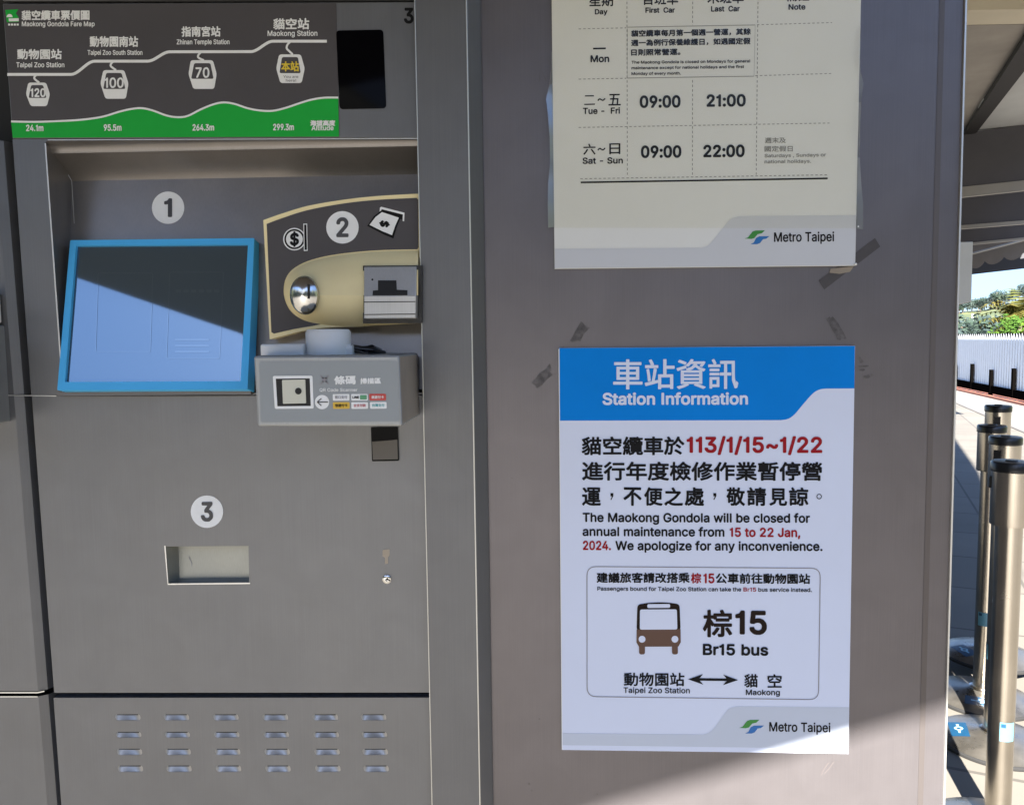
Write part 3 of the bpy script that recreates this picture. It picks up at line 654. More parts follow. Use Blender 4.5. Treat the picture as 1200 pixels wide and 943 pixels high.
def glyphs(s):
    if all(c == ' ' or c in FONT for c in s):
        x, pts, tri = 0.0, [], []
        for c in s:
            if c == ' ':
                x += 0.2
                continue
            a, p, t = FONT[c]
            b = len(pts)
            pts += [(q[0] + x, q[1]) for q in p]
            tri += [[i + b for i in k] for k in t]
            x += a
        return pts, tri, 'latin'
    if s not in _cjk:
        cu = bpy.data.curves.new('lettering', 'FONT')
        cu.body = s
        cu.resolution_u = 2
        o = bpy.data.objects.new('lettering', cu)
        COL.objects.link(o)
        dg = bpy.context.evaluated_depsgraph_get()
        dg.update()
        me = bpy.data.meshes.new_from_object(o.evaluated_get(dg))
        pts = [(v.co.x, v.co.y) for v in me.vertices]
        tri = []
        for p in me.polygons:
            q = list(p.vertices)
            tri += [[q[0], q[j], q[j + 1]] for j in range(1, len(q) - 1)]
        bpy.data.objects.remove(o)
        bpy.data.curves.remove(cu)
        bpy.data.meshes.remove(me)
        _cjk[s] = (pts, tri, 'cjk')
    return _cjk[s]


# ------------------------------------------------------------------ the setting: plaza, paving, hillside
AX = Vector((math.cos(R(22)), -math.sin(R(22)), 0))     # the station's building grid is turned 22 degrees
BX = Vector((math.sin(R(22)), math.cos(R(22)), 0))


def paving(name, c1, c2, cm, scale, rough=0.7, rot=22):
    m = bpy.data.materials.new(name)
    m.use_nodes = True
    nt = m.node_tree
    b = nt.nodes['Principled BSDF']
    b.inputs['Roughness'].default_value = rough
    b.inputs['Specular IOR Level'].default_value = 0.15
    tc = nt.nodes.new('ShaderNodeTexCoord')
    mp = nt.nodes.new('ShaderNodeMapping')
    mp.inputs['Rotation'].default_value = (0, 0, R(rot))
    br = nt.nodes.new('ShaderNodeTexBrick')
    br.offset = 0.0
    br.inputs['Color1'].default_value = (*c1, 1)
    br.inputs['Color2'].default_value = (*c2, 1)
    br.inputs['Mortar'].default_value = (*cm, 1)
    br.inputs['Scale'].default_value = scale
    br.inputs['Mortar Size'].default_value = 0.008
    br.inputs['Brick Width'].default_value = 0.6
    br.inputs['Row Height'].default_value = 0.6
    n = nt.nodes.new('ShaderNodeTexNoise')
    n.inputs['Scale'].default_value = 1.7
    n.inputs['Detail'].default_value = 8
    mx = nt.nodes.new('ShaderNodeMix')
    mx.data_type = 'RGBA'
    mx.blend_type = 'MULTIPLY'
    mx.inputs[0].default_value = 0.45
    ra = nt.nodes.new('ShaderNodeValToRGB')
    ra.color_ramp.elements[0].position = 0.3
    ra.color_ramp.elements[0].color = (0.6, 0.6, 0.6, 1)
    ra.color_ramp.elements[1].position = 0.7
    nt.links.new(tc.outputs['Object'], mp.inputs[0])
    nt.links.new(mp.outputs[0], br.inputs['Vector'])
    nt.links.new(tc.outputs['Object'], n.inputs['Vector'])
    nt.links.new(n.outputs[0], ra.inputs[0])
    nt.links.new(br.outputs[0], mx.inputs[6])
    nt.links.new(ra.outputs[0], mx.inputs[7])
    nt.links.new(mx.outputs[2], b.inputs['Base Color'])
    return m


pave = paving('plaza_paving', (0.178, 0.165, 0.143), (0.162, 0.150, 0.130), (0.096, 0.09, 0.08), 1.0)
g = MB()
g.face([(-60, -60, 0), (70, -60, 0), (70, 45, 0), (-60, 45, 0)])
setting(g.build('plaza', pave))

# paving strip, joint and red kerb running along under the fence (all real lines on the floor)
f0, f1 = G(1120, 456), G(1200, 474)
fd = (f1 - f0).normalized()                     # along the fence, towards the viewer
FA, FB = f0 - fd * 7.0, f1 + fd * 5.0
j0, j1 = G(1118, 471), G(1200, 506)
jd = (j1 - j0).normalized()
JA, JB = j0 - jd * 8, j1 + jd * 5
M['strip'] = mat('grey_paving_strip', (0.19, 0.187, 0.17), 0.75, var=0.15, vscale=2)
M['kerbred'] = mat('red_kerb', (0.42, 0.16, 0.10), 0.8, var=0.2, vscale=3)
M['joint'] = mat('dark_joint', (0.12, 0.115, 0.11), 0.9)
up4 = Vector((0, 0, 0.004))
g = MB()
g.face([JA + up4, JB + up4, FB + up4, FA + up4])
setting(g.build('paving_strip', 'strip'))
g = MB()
w = jd.cross(Vector((0, 0, 1))) * 0.03
g.face([JA - w + up4 * 2, JB - w + up4 * 2, JB + w + up4 * 2, JA + w + up4 * 2])
setting(g.build('paving_joint', 'joint'))
g = MB()
side = Vector((-fd.y, fd.x, 0))
if side.x > 0:
    side = -side
g.obox(FA - side * 0.30, fd * (FB - FA).length, side * 0.42, Vector((0, 0, 0.05)))
setting(g.build('red_kerb', 'kerbred'))

# hillside beyond the fence
WD = Vector((math.sin(R(30)), math.cos(R(30)), 0))      # the direction in which the photo looks past the wall
WT = Vector((WD.y, -WD.x, 0))


def hill_h(s, t):
    if s < 36:
        return -0.5
    ridge = 7.6 + max(-6.5, min(9, t * 0.15)) + 0.3 * math.sin(t * 0.11 + 1.0) + 0.6 * math.sin(t * 0.31)
    if s < 96:
        return -0.5 - 3.5 * min(1, (s - 36) / 20)
    if s > 200:
        return ridge - (s - 200) * 0.03
    k = (s - 96) / 104
    return -4.0 + (ridge + 4) * k ** 0.9 + 0.5 * math.sin(s * 0.09 + t * 0.05) * k * (1 - k)


def hill_mat():
    m = bpy.data.materials.new('grassy_hillside')
    m.use_nodes = True
    nt = m.node_tree
    b = nt.nodes['Principled BSDF']
    b.inputs['Roughness'].default_value = 0.9
    tc = nt.nodes.new('ShaderNodeTexCoord')
    n = nt.nodes.new('ShaderNodeTexNoise')
    n.inputs['Scale'].default_value = 0.09
    n.inputs['Detail'].default_value = 9
    ra = nt.nodes.new('ShaderNodeValToRGB')
    ra.color_ramp.elements[0].position = 0.32
    ra.color_ramp.elements[0].color = (0.04, 0.065, 0.028, 1)
    ra.color_ramp.elements[1].position = 0.62
    ra.color_ramp.elements[1].color = (0.105, 0.118, 0.045, 1)
    nt.links.new(tc.outputs['Object'], n.inputs['Vector'])
    nt.links.new(n.outputs[0], ra.inputs[0])
    nt.links.new(ra.outputs[0], b.inputs['Base Color'])
    return m


g = MB()
ns, ntt = 46, 40
grid = []
for i in range(ns):
    s = 30 + i * 7.0
    for j in range(ntt):
        t = -150 + j * 7.7
        p = WD * s + WT * t
        grid.append(Vector((p.x, p.y, hill_h(s, t))))
g.v = grid
for i in range(ns - 1):
    for j in range(ntt - 1):
        a = i * ntt + j
        g.f.append([a, a + 1, a + ntt + 1, a + ntt])
        g.mi.append(0)
        g.sm.append(True)
setting(g.build('hillside', hill_mat()))
# wooded slope added behind the viewer to block low sky in the reflections
g = MB()
na_, nr_ = 72, 9
for i in range(na_):
    a = R(-205 + 230 * i / (na_ - 1)) - R(0)
    for j in range(nr_):
        r_ = 24 + j * 5.0
        k = j / (nr_ - 1)
        h_ = (20.5 + 1.6 * math.sin(i * 0.9) + 1.1 * math.sin(i * 2.3 + 1)) * (k ** 0.55) if j else -0.4
        g.v.append(Vector((math.cos(a) * r_, math.sin(a) * r_ * 1.0, h_ + (0.9 * math.sin(i * 5.1 + j * 3.7) if 0 < j else 0))))
for i in range(na_ - 1):
    for j in range(nr_ - 1):
        a = i * nr_ + j
        g.f.append([a, a + nr_, a + nr_ + 1, a + 1])
        g.mi.append(0)
        g.sm.append(True)
setting(g.build('sky_blocking_slope', mat('sky_blocking_slope', (0.07, 0.085, 0.04), 0.95, var=0.5, vscale=0.6)))
g = MB()
g.face([(-900, -900, -0.6), (900, -900, -0.6), (900, 900, -0.6), (-900, 900, -0.6)])
setting(g.build('ground', mat('far_ground', (0.12, 0.14, 0.07), 0.9, var=0.3, vscale=0.05)))

# ------------------------------------------------------------------ the kiosk: wall, post, ticket machines
M0 = wall_plane(0.0)            # fronts of the ticket machines
MP = wall_plane(-0.012)         # front of the post
MW = wall_plane(0.02)           # the big grey wall panel
ZT = 2.88

# --- grey wall panel on the right
xr_top, xr_bot = (1133.5, 0), (1107.5, 943)


def edge_x(a, b, y):
    return a[0] + (b[0] - a[0]) * (y - a[1]) / (b[1] - a[1])


wall = thing('metal_wall', 'grey sheet-metal kiosk wall carrying the two notices', 'wall', (0.4, 0.3, 0))
g = MB()
YB, YT = 1225, -800
PL_A, PL_B = (558, 0), (574, 943)
out = [(edge_x(PL_A, PL_B, YT), YT), (edge_x(xr_top, xr_bot, YT) - 2.2, YT), (edge_x(xr_top, xr_bot, YB) - 2.2, YB), (edge_x(PL_A, PL_B, YB), YB)]
g.plate(MW, out, depth=0.03)
g.build('wall_panel', 'wall', wall)
g = MB()
out = [(edge_x(xr_top, xr_bot, YT) - 2.0, YT), (edge_x(xr_top, xr_bot, YT), YT), (edge_x(xr_top, xr_bot, YB), YB), (edge_x(xr_top, xr_bot, YB) - 2.0, YB)]
g.plate(MW, out, depth=0.035, e=0.004)
g.build('edge_trim', 'lip', wall)
g = MB()
sa, sb = (1089, 560), (1078.5, 943)
g.poly(MW, [(edge_x(sa, sb, YT) - 3.2, YT), (edge_x(sa, sb, YT) + 3.2, YT), (edge_x(sa, sb, YB) + 3.2, YB), (edge_x(sa, sb, YB) - 3.2, YB)], 0.0006)
M['seam'] = mat('joint_strip', (0.115, 0.102, 0.10), 0.45, 0.6)
g.build('joint_strip', 'seam', wall)
xw0, xw1 = P(566, 471, 0.02).x, P(1119, 471, 0.02).x
g = MB()
g.box((xw0, 0.052, 0.0), (0.672, 0.75, ZT))
g.build('wall_body', 'body', wall)
# small scuffs and specks on the wall
g = MB()
for x, y, r in ((632, 842, 1.0), (620, 918, 1.1), (623, 926, 0.9), (1004, 856, 1.0), (700, 930, 0.8), (1040, 520, 0.8), (600, 560, 0.9)):
    g.disc(MW, x, y, r, 0.0006, n=8)
for pts in (((962, 908), (966, 900), (971, 893)), ((966, 906), (973, 898), (977, 892)), ((1001, 851), (1007, 853), (1013, 857)), ((640, 95), (633, 80), (632, 96))):
    g.stroke(MW, list(pts), 0.55, 0.0006)
M['scuff'] = mat('pale_scuffs', (0.105, 0.09, 0.088), 0.6)
g.build('scuffs', 'scuff', wall)

# --- post between the machine and the wall
post = thing('metal_post', 'grey brushed metal post between the ticket machine and the wall', 'post', (P(525, 471, 0).x, 0, 0))
g = MB()
pa, pb = (485.5, 0), (506, 943)
qa, qb = (547, 0), (563, 943)
T = [MP.at(edge_x(pa, pb, y), y) for y in (YT, YB)] + [MP.at(edge_x(qa, qb, y), y) for y in (YT, YB)]
ch = [T[2] + Vector((0.020, 0.026, 0)), T[3] + Vector((0.020, 0.026, 0))]
bk = [ch[0] + Vector((0, 0.03, 0)), ch[1] + Vector((0, 0.03, 0))]
lb = [T[0] + Vector((0, 0.03, 0)), T[1] + Vector((0, 0.03, 0))]
g.face([T[0], T[2], T[3], T[1]])
g.face([T[2], ch[0], ch[1], T[3]])
g.face([ch[0], bk[0], bk[1], ch[1]])
g.face([T[0], T[1], lb[1], lb[0]])
g.build('post_face', 'post', post, bevel=0.0012, merge=True)
g = MB()
e0 = T[2] + Vector((-0.0008, -0.0006, 0))
e1 = T[3] + Vector((-0.0008, -0.0006, 0))
g.tube([e0, e1], 0.0012, 6)
g.tube([T[0] + Vector((0.0006, -0.0004, 0)), T[1] + Vector((0.0006, -0.0004, 0))], 0.0009, 6)
g.build('bright_edge', 'lip', post)

# --- ticket machine
tm = thing('ticket_machine', 'grey metal ticket machine with a blue-framed screen and a fare map on top', 'ticket machine', (P(280, 471, 0).x, 0.3, 0))
La, Lb = (3, 4), (62.5, 815)       # left outer edge


def lx(y):
    return edge_x(La, Lb, y)


def rx(y):
    return edge_x(pa, pb, y) + 4


g = MB()
xl, xr = P(36, 471, 0).x - 0.03, xw0 - 0.001
g.box((xl, 0.13, 0.0), (xr, 0.75, ZT))
g.build('cabinet', 'black', tm)
# header board above the black gap (mostly out of the picture)
g = MB()
g.plate(M0, [(lx(-800), -800), (rx(-800), -800), (rx(-1), -1), (lx(0), 1)], depth=0.12, e=0.004)
g.build('header_panel', 'machine', tm, bevel=0.0015)
# top panel with the fare map
g = MB()
g.plate(M0, [(lx(4.5), 4.5), (rx(2.5), 2.5), (rx(161), 161.5), (lx(162), 162.6)], depth=0.05)
g.build('top_panel', 'machine', tm, bevel=0.001)
# upper body: a frame round the recess
RQ = rounded([(52.5, 165), (495, 163), (501, 460), (73, 460.5)], 5)
g = MB()
g.plate(M0, [(lx(163), 163.2), (rx(162), 162), (rx(462), 462), (lx(463), 463)], [RQ], depth=0.03, hole_depth=0.004)
g.build('recess_frame', 'machine', tm)
g = MB()
g.stroke(M0, [(53, 168), (73.6, 459)], 1.6, 0.0012)
g.stroke(M0, [(56, 164.2), (489, 162.4)], 1.0, 0.0012)
g.build('recess_rim', 'lip', tm)

# recess: rounded lip, sloping ceiling, inclined back
zt = P(200, 165, 0).z
prof = [(0.0, zt + 0.004)] + [(0.016 * math.sin(a), zt - 0.015 * (1 - math.cos(a)) + 0.002) for a in [k * math.pi / 2 / 6 for k in range(1, 7)]]
prof += [(0.022, zt - 0.0135), (0.06, P(200, 201, 0.06).z), (0.067, P(200, 210, 0.067).z)]
zb = P(200, 459, 0.0).z
prof += [(0.067 + (0.012 - 0.067) * k / 4, prof[-1][1] + (zb - prof[-1][1]) * k / 4) for k in range(1, 5)]
g = MB()
g.smooth = True
XL = [P(edge_x((53, 165), (73.4, 460), 165 + 295 * k / (len(prof) - 1)), 300, 0).x for k in range(len(prof))]
zz = [p[1] for p in prof]


def recess_left(z):
    a, b = P(53, 165, 0), P(73.4, 460, 0)
    return a.x + (b.x - a.x) * (z - a.z) / (b.z - a.z)


xrr = P(497, 300, 0).x
for (y0, z0), (y1, z1) in zip(prof, prof[1:]):
    g.face([(recess_left(z0) - 0.002, y0, z0), (xrr, y0, z0), (xrr, y1, z1), (recess_left(z1) - 0.002, y1, z1)])
g.smooth = False
for sx in (0, 1):
    for (y0, z0), (y1, z1) in zip(prof, prof[1:]):
        xa, xb = (recess_left(z0), recess_left(z1)) if sx == 0 else (xrr - 0.001, xrr - 0.001)
        g.face([(xa, 0.0005, z0), (xa, y0, z0), (xb, y1, z1), (xb, 0.0005, z1)])
g.build('recess', 'recess', tm, merge=True)
g = MB()
g.stroke(wall_plane(0.058), [(80, 205), (84, 212), (87, 262)], 0.9, 0.004)
g.build('recess_seam', 'lip', tm)
y0, z0 = prof[9]
y1, z1 = prof[-1]
RB = Plane((0, y0, z0), (0, -(z0 - z1), -(y0 - y1)))
RB.n = Vector((0, -(z0 - z1), (y0 - y1) * 1.0)).normalized()

# screen
tilt = R(13)
SP = Plane(P(180, 456, -0.03), (0, -math.cos(tilt), math.sin(tilt)))
scr = thing('x', '', '') if False else None
FO = rounded([(82.3, 281.5), (298, 279), (290, 456), (67, 457.2)], 1.5, 3)
FI = [(89, 288), (290.5, 286.5), (282, 446.5), (76, 447.5)]
g = MB()
g.plate(SP, FO, [FI], depth=0.030, hole_depth=0.006)
sf = g.build('screen_frame', 'cyan', tm)
g = MB()
FG = [(87, 286.5), (292, 285), (284, 448.5), (74, 449.5)]
g.poly(SP, FG, -0.0055)
g.build('screen_glass', 'glass', sf)
g = MB()


def outline(pl, q, w, e):
    g.stroke(pl, rounded(q, 2, 3), w, e, closed=True)


outline(SP, [(115, 320), (179, 320), (176, 412), (112, 412)], 1.0, -0.005)
outline(SP, [(199, 319), (262, 319), (257, 420), (195, 420)], 1.0, -0.005)
for yy in (398, 405, 412):
    g.stroke(SP, [(205, yy), (245, yy)], 2.0, -0.005)
for xx in range(206, 256, 9):
    g.stroke(SP, [(xx, 341), (xx + 6, 341)], 3.5, -0.005)
g.build('screen_interface', 'ui', sf)
g = MB()
g.hexa([Vector((P(x, 461, 0).x, y, z)) for (x, y, z) in ((72, -0.012, P(180, 463, -0.012).z), (297, -0.012, P(180, 463, -0.012).z), (297, 0.03, P(180, 463, -0.012).z), (72, 0.03, P(180, 463, -0.012).z),
                                                         (72, -0.012, P(180, 458.6, -0.012).z), (297, -0.012, P(180, 458.6, -0.012).z), (297, 0.03, P(180, 458.6, -0.012).z), (72, 0.03, P(180, 458.6, -0.012).z))])
g.build('screen_ledge', 'body', tm)

# fare map sheet on the top panel
FMP = Plane((0, -0.001, 0), (0, -1, 0))
g = MB()
g.plate(FMP, [(lx(5.5) + 0.8, 5.5), (394, 4), (397.2, 160.4), (lx(162) + 1.0, 161.8)], depth=0.0009)
fm = g.build('fare_map', 'grey', tm)
g = MB()
hills = smooth([(13, 142.5), (40, 143), (70, 142), (95, 140.5), (120, 137), (140, 131), (155, 127.7), (167, 127), (180, 130), (195, 135.5), (208, 137.5), (220, 136), (235, 128.5), (250, 122.5), (262, 120.2), (275, 122), (290, 127), (305, 129.7), (320, 130), (335, 126.5), (350, 121.5), (365, 117), (380, 114.7), (396.4, 114.6)], 4)
g.poly(FMP, hills + [(397.2, 160.2), (15, 161.6)], 0.0004)
g.build('green_hills', 'green', fm)
g = MB()
g.stroke(FMP, hills, 2.3, 0.0008)
cable = [(8.5, 87.5)]
for xa, ya, xb, yb_ in ((83, 87.5, 111, 72), (173, 72, 199, 61), (294, 60.8, 320, 48.6)):
    for k in range(13):
        t = k / 12
        cable.append((xa + (xb - xa) * t, ya + (yb_ - ya) * t * t * (3 - 2 * t)))
cable.append((383, 48.6))
g.stroke(FMP, cable, 3.4, 0.0006)
g.build('cable_line', 'white', fm)
g = MB()
TX = g.text
TX(FMP, '貓空纜車票價圖', 25, 24.3, 105, 24, 12, 0.45)
TX(FMP, 'Maokong Gondola Fare Map', 25.5, 31, 111, 31, 5.4, 0.2)
TX(FMP, '動物園站', 20, 70, 72.5, 70, 12.4, 0.45)
TX(FMP, 'Taipei Zoo Station', 19, 79, 75.5, 79, 5.6, 0.2)
TX(FMP, '動物園南站', 105, 55.5, 162, 55.5, 13, 0.45)
TX(FMP, 'Taipei Zoo South Station', 102.5, 64.5, 167, 64.5, 5.4, 0.2)
TX(FMP, '指南宮站', 212.5, 43.6, 258.5, 43.4, 12.6, 0.45)
TX(FMP, 'Zhinan Temple Station', 207, 52.2, 269, 52, 5.5, 0.2)
TX(FMP, '貓空站', 320, 35, 362.5, 34.8, 13.4, 0.45)
TX(FMP, 'Maokong Station', 313.5, 42.4, 372, 42.2, 6, 0.2)
for s_, a, b, y in (('24.1m', 30.5, 51, 153.6), ('95.5m', 121.5, 142.5, 153.2), ('264.3m', 225.5, 251, 153), ('299.3m', 320, 344.5, 152.6)):
    TX(FMP, s_, a, y, b, y, 7, 0.35, 0.0010)
TX(FMP, '海拔高度', 363.5, 148, 393, 147.8, 7, 0.4, 0.0010)
TX(FMP, 'Altitude', 365, 152.8, 391, 152.6, 5.2, 0.25, 0.0010)
g.build('station_lettering', 'white', fm)


def gondola(hang, top, wide, bot, win, txt, tx, base, h):
    g = MB()
    g.cur = 0
    body = rounded([(top[0], top[2]), (top[1], top[2]), (wide[1], wide[2]), (bot[1], bot[2]), (bot[0], bot[2]), (wide[0], wide[2])], 3, 4)
    g.poly(FMP, body, 0.0005)
    g.stroke(FMP, smooth(hang, 5), 2.4, 0.0007)
    g.cur = 1
    g.poly(FMP, rounded(win, 2, 3), 0.0008)
    if txt == '本站':
        g.cur = 2
        g.text(FMP, txt, tx[0], base, tx[1], base, h, 0.4, 0.0011)
        g.cur = 1
        g.text(FMP, 'You are', 332, 91.6, 349.5, 91.6, 3, 0.0, 0.0009)
        g.text(FMP, 'here!', 335, 96, 347, 96, 3, 0.0, 0.0009)
    else:
        g.cur = 0
        g.text(FMP, txt, tx[0], base, tx[1], base, h, 0.5, 0.0011)
    g.build('gondola_icon', ['white', 'grey', 'yellow'], fm)


gondola([(43, 88), (41, 89.5), (40.2, 92), (42.5, 94.5), (46, 97)], (33, 54, 97), (30.3, 58.6, 110.5), (36, 55, 124.7), [(36.5, 100), (50.5, 100), (54.5, 115), (33.5, 115)], '120', (35.5, 53.5), 113.6, 9.4)
gondola([(133, 72.5), (130.5, 74.5), (129.7, 77.5), (132.5, 80), (136, 82.5)], (121, 145.5, 82.4), (117.6, 150.6, 98), (123.5, 147.5, 116), [(124.5, 85.8), (142.5, 85.8), (147, 104.5), (121, 104.5)], '100', (122.5, 145), 102.8, 11.2)
gondola([(235.5, 61.5), (233, 64), (232, 67), (235, 69.3), (239, 71)], (223.5, 249.5, 70.8), (220.8, 254, 87), (226.5, 251, 104.5), [(227.5, 74.4), (246.5, 74.4), (250.3, 92.6), (224, 92.6)], '70', (229, 245.5), 91, 11.4)
gondola([(340.5, 49), (337, 52.5), (336, 57), (339, 60.3), (343, 64)], (327, 352.5, 64), (323.6, 357.2, 80.5), (328.5, 353.5, 97.6), [(330.5, 67.2), (349, 67.2), (352.4, 86), (327.5, 86)], '本站', (329.5, 350.5), 84, 12)
g = MB()
g.poly(FMP, [(6.2, 12), (21.5, 11.3), (18.5, 16), (22, 21), (22, 26), (8, 26.5)], 0.0005)
g.cur = 1
g.poly(FMP, [(11.2 + 3.6 * math.cos(a), 20.5 - 3.8 * math.sin(a)) for a in [math.pi * k / 10 for k in range(11)]], 0.0009)
g.poly(FMP, [(10, 22), (22, 21.6), (22, 25.2), (10.4, 25.4)], 0.0009)
for k in range(4):
    g.poly(FMP, [(9.5 + k * 3.3, 28), (12 + k * 3.3, 28), (12 + k * 3.3, 30.3), (9.5 + k * 3.3, 30.3)], 0.0009)
g.build('map_emblem', ['green', 'white'], fm)
# black display window and the panel numeral
g = MB()
g.plate(M0, rounded([(393.8, 36), (449, 35), (452.6, 127), (398, 128.2)], 4.5), depth=0.001, e=0.0012)
g.build('display_window', 'blackgloss', tm)
g = MB()
g.text(M0, '3', 473.3, 27, 484.8, 27, 16.8, 0.9, 0.0008)
g.build('panel_numeral', 'ink', tm)

# lower door with the coin tray opening, and the vent panel
DO = [(lx(463.6) + 0.6, 464.2), (rx(463), 463.2), (rx(811), 811), (lx(812) + 1.2, 811.3)]
TQ = [(194.2, 640.2), (291.2, 639.4), (292, 682.6), (197.6, 683.8)]
g = MB()
g.plate(M0, DO, [TQ], depth=0.03, hole_depth=0.002)
g.build('door_panel', 'machine', tm)
g = MB()
g.stroke(M0, [(9, 463.2), (66, 463.9)], 1.1, 0.0008)
g.build('door_seam', 'lip', tm)
# coin tray
TA = [M0.at(*q) for q in TQ]
sh = [Vector((0.008, 0.030, 0)), Vector((-0.003, 0.030, 0)), Vector((-0.003, 0.024, 0.002)), Vector((0.008, 0.024, 0.002))]
TBk = [a + b for a, b in zip(TA, sh)]
g = MB()
g.face([TBk[0], TBk[1], TBk[2], TBk[3]])
for i in range(4):
    j = (i + 1) % 4
    g.face([TA[i], TA[j], TBk[j], TBk[i]])
tray = g.build('coin_tray', 'steel', tm)
g = MB()
r0 = [(193.2, 639.2), (292, 638.4), (293, 683.6), (196.8, 684.8)]
r1 = [(194.4, 640.4), (291, 639.6), (291.4, 681.8), (198.0, 682.8)]
g.stroke(M0, [r0[0], (196.8, 684.2), (293, 683.2)], 1.6, 0.001)
g.build('tray_rim', 'lip', tray)
g = MB()
tb = Plane((0, 0.0, 0), (0, -1, 0))
yb = wall_plane(TBk[0].y - 0.004)
g.stroke(yb, [(221, 652), (225, 660), (223, 668)], 0.6, 0)
g.stroke(yb, [(231, 669), (243, 668.5)], 1.2, 0)
g.build('tray_scratches', 'framegrey', tray)

VA = [(lx(818), 817.2), (rx(817), 817), (rx(1222), 1222), (lx(1225), 1225)]
holes = []
slots = []
for r_, (yt, yb_) in enumerate(((836.6, 843.4), (857.2, 863.6), (877, 884), (896.6, 903.8))):
    for c_, xs_ in enumerate((134.5, 191.5, 249.5, 307.5, 366, 422.5)):
        x0 = xs_ + r_ * 1.0
        q = rounded([(x0, yt), (x0 + 29.5, yt - 0.2), (x0 + 30.5, yb_), (x0 + 1.5, yb_ + 0.2)], 3, 3)
        holes.append(q)
        slots.append((x0, yt, yb_))
g = MB()
g.plate(M0, VA, holes, depth=0.02, hole_depth=0.0008)
vp = g.build('vent_panel', 'machine', tm)
M['louver'] = mat('louver_metal', (0.42, 0.40, 0.37), 0.38, 0.5, rvar=0.05)
for i, (x0, yt, yb_) in enumerate(slots):
    g = MB()
    n = 12
    top, bot, mid = [], [], []
    for k in range(n + 1):
        u = k / n
        bulge = math.sin(math.pi * u) ** 0.5
        dep = 0.0068 * bulge + 0.0002
        x = x0 + 0.2 + 29.6 * u
        top.append(wall_plane(dep).at(x, yt - 0.8))
        mid.append(wall_plane(dep * 0.62).at(x + 0.4, yt + (yb_ - yt) * 0.45))
        bot.append(M0.at(x + 0.8, yb_ + 0.5, -0.0002))
    g.smooth = True
    for k in range(n):
        g.face([top[k], top[k + 1], mid[k + 1], mid[k]])
        g.face([mid[k], mid[k + 1], bot[k + 1], bot[k]])
    g.smooth = False
    g.cur = 1
    for k in range(1, n - 1):
        u, v = k / n, (k + 1) / n
        g.face([wall_plane(0.003).at(x0 + 29.6 * u + 0.3, yt - 0.6), wall_plane(0.003).at(x0 + 29.6 * v + 0.3, yt - 0.6),
                wall_plane(0.003).at(x0 + 29.6 * v + 0.3, yt + 0.9), wall_plane(0.003).at(x0 + 29.6 * u + 0.3, yt + 0.9)])
    g.build('louver', ['louver', 'black'], vp, merge=True)
# gap between door and vent stays open: dark inside. lock and the worn keyhole sticker
g = MB()
g.lathe(M0.at(453.6, 678.2), [(0.0075, -0.001), (0.0075, 0.0025), (0.0055, 0.0035), (0.0028, 0.0036), (0.0024, 0.001), (0.0, 0.001)], 28, (0, -1, 0))
lk = g.build('lock', 'steelbright', tm)
g = MB()
g.disc(M0, 453.6, 678.2, 1.3, 0.0044, n=14)
g.stroke(M0, [(453.6, 678.2), (457.5, 680.5)], 1.3, 0.0044)
g.build('keyhole', 'black', lk)
g = MB()
g.poly(M0, rounded([(448.5, 644), (456.8, 643.2), (456.4, 651), (454.6, 652.5), (455, 660), (451.2, 660.8), (451, 653), (448.2, 651.5)], 1.2, 3), 0.0006)
M['brassy'] = mat('worn_sticker_paper', (0.42, 0.35, 0.26), 0.6, var=0.1, vscale=60)
g.build('sticker_remnant', 'brassy', tm)

# number stickers


def number(pl, cx, cy, r, s_, w, h, e=0.0006, col='white'):
    g = MB()
    g.cur = 0
    g.disc(pl, cx, cy, r, e)
    g.cur = 1
    g.text(pl, s_, cx - w / 2, cy + h / 2, cx + w / 2, cy + h / 2, h, 1.1, e + 0.0005)
    return g


number(RB, 197, 243.5, 19, '1', 9.5, 20).build('number_sticker', ['white', 'numink'], tm, label='round white sticker with the number 1')
number(M0, 242.5, 599.3, 19, '3', 14.5, 21).build('number_sticker', ['white', 'numink'], tm, label='round white sticker with the number 3')

# payment panel with cream border
PB = wall_plane(0.0)
PB0 = wall_plane(-0.004)
top_c = smooth([(308.5, 258), (330, 250.5), (360, 241.5), (400, 234.5), (440, 230), (491, 227)], 5)
outl = top_c + [(494, 378), (440, 381)] + smooth([(420, 382.5), (380, 384), (350, 389), (316, 397.5)], 4)
g = MB()
g.plate(PB0, outl, depth=0.05)
pp = g.build('payment_panel', 'cream', tm)
g = MB()
inn = smooth([(312.5, 262.5), (330, 256), (360, 246.5), (400, 239), (440, 234.5), (488, 232)], 5) + [(490, 234), (490.5, 290)]
inn += smooth([(489, 292.2), (440, 293.5), (395, 298), (365, 304.5), (345, 314), (335, 326), (332.3, 342), (336, 357), (344, 368), (358, 376), (376, 380)], 5) + smooth([(366, 382), (345, 385.5), (321, 391)], 3) + [(318, 389)]
g.poly(PB0, inn, 0.0006)
g.build('charcoal_inlay', 'grey', pp)
# moulded coin housing, a rounded nose standing out of the panel
g = MB()
g.smooth = True
nose = smooth([(490, 293.2), (440, 294.5), (395, 299), (365, 305.5), (345, 315), (335.5, 327), (333, 342), (336.5, 356), (344.5, 367), (358, 375), (378, 380), (400, 382.2), (426, 382)], 5)
core = [(max(x, 357) + (0 if x > 357 else 0), 346 + (y - 346) * 0.0) for x, y in nose]
layers = []
for t_ in (0.0, 0.10, 0.25, 0.45, 0.7, 1.0):
    dep = 0.004 + 0.032 * math.sin(t_ * math.pi / 2) ** 0.8
    layers.append([wall_plane(-dep).at(q[0] + (c_[0] - q[0]) * t_ * 0.9, q[1] + (c_[1] - q[1]) * t_) for q, c_ in zip(nose, core)])
for A_, B_ in zip(layers, layers[1:]):
    for k in range(len(nose) - 1):
        g.face([A_[k], A_[k + 1], B_[k + 1], B_[k]])
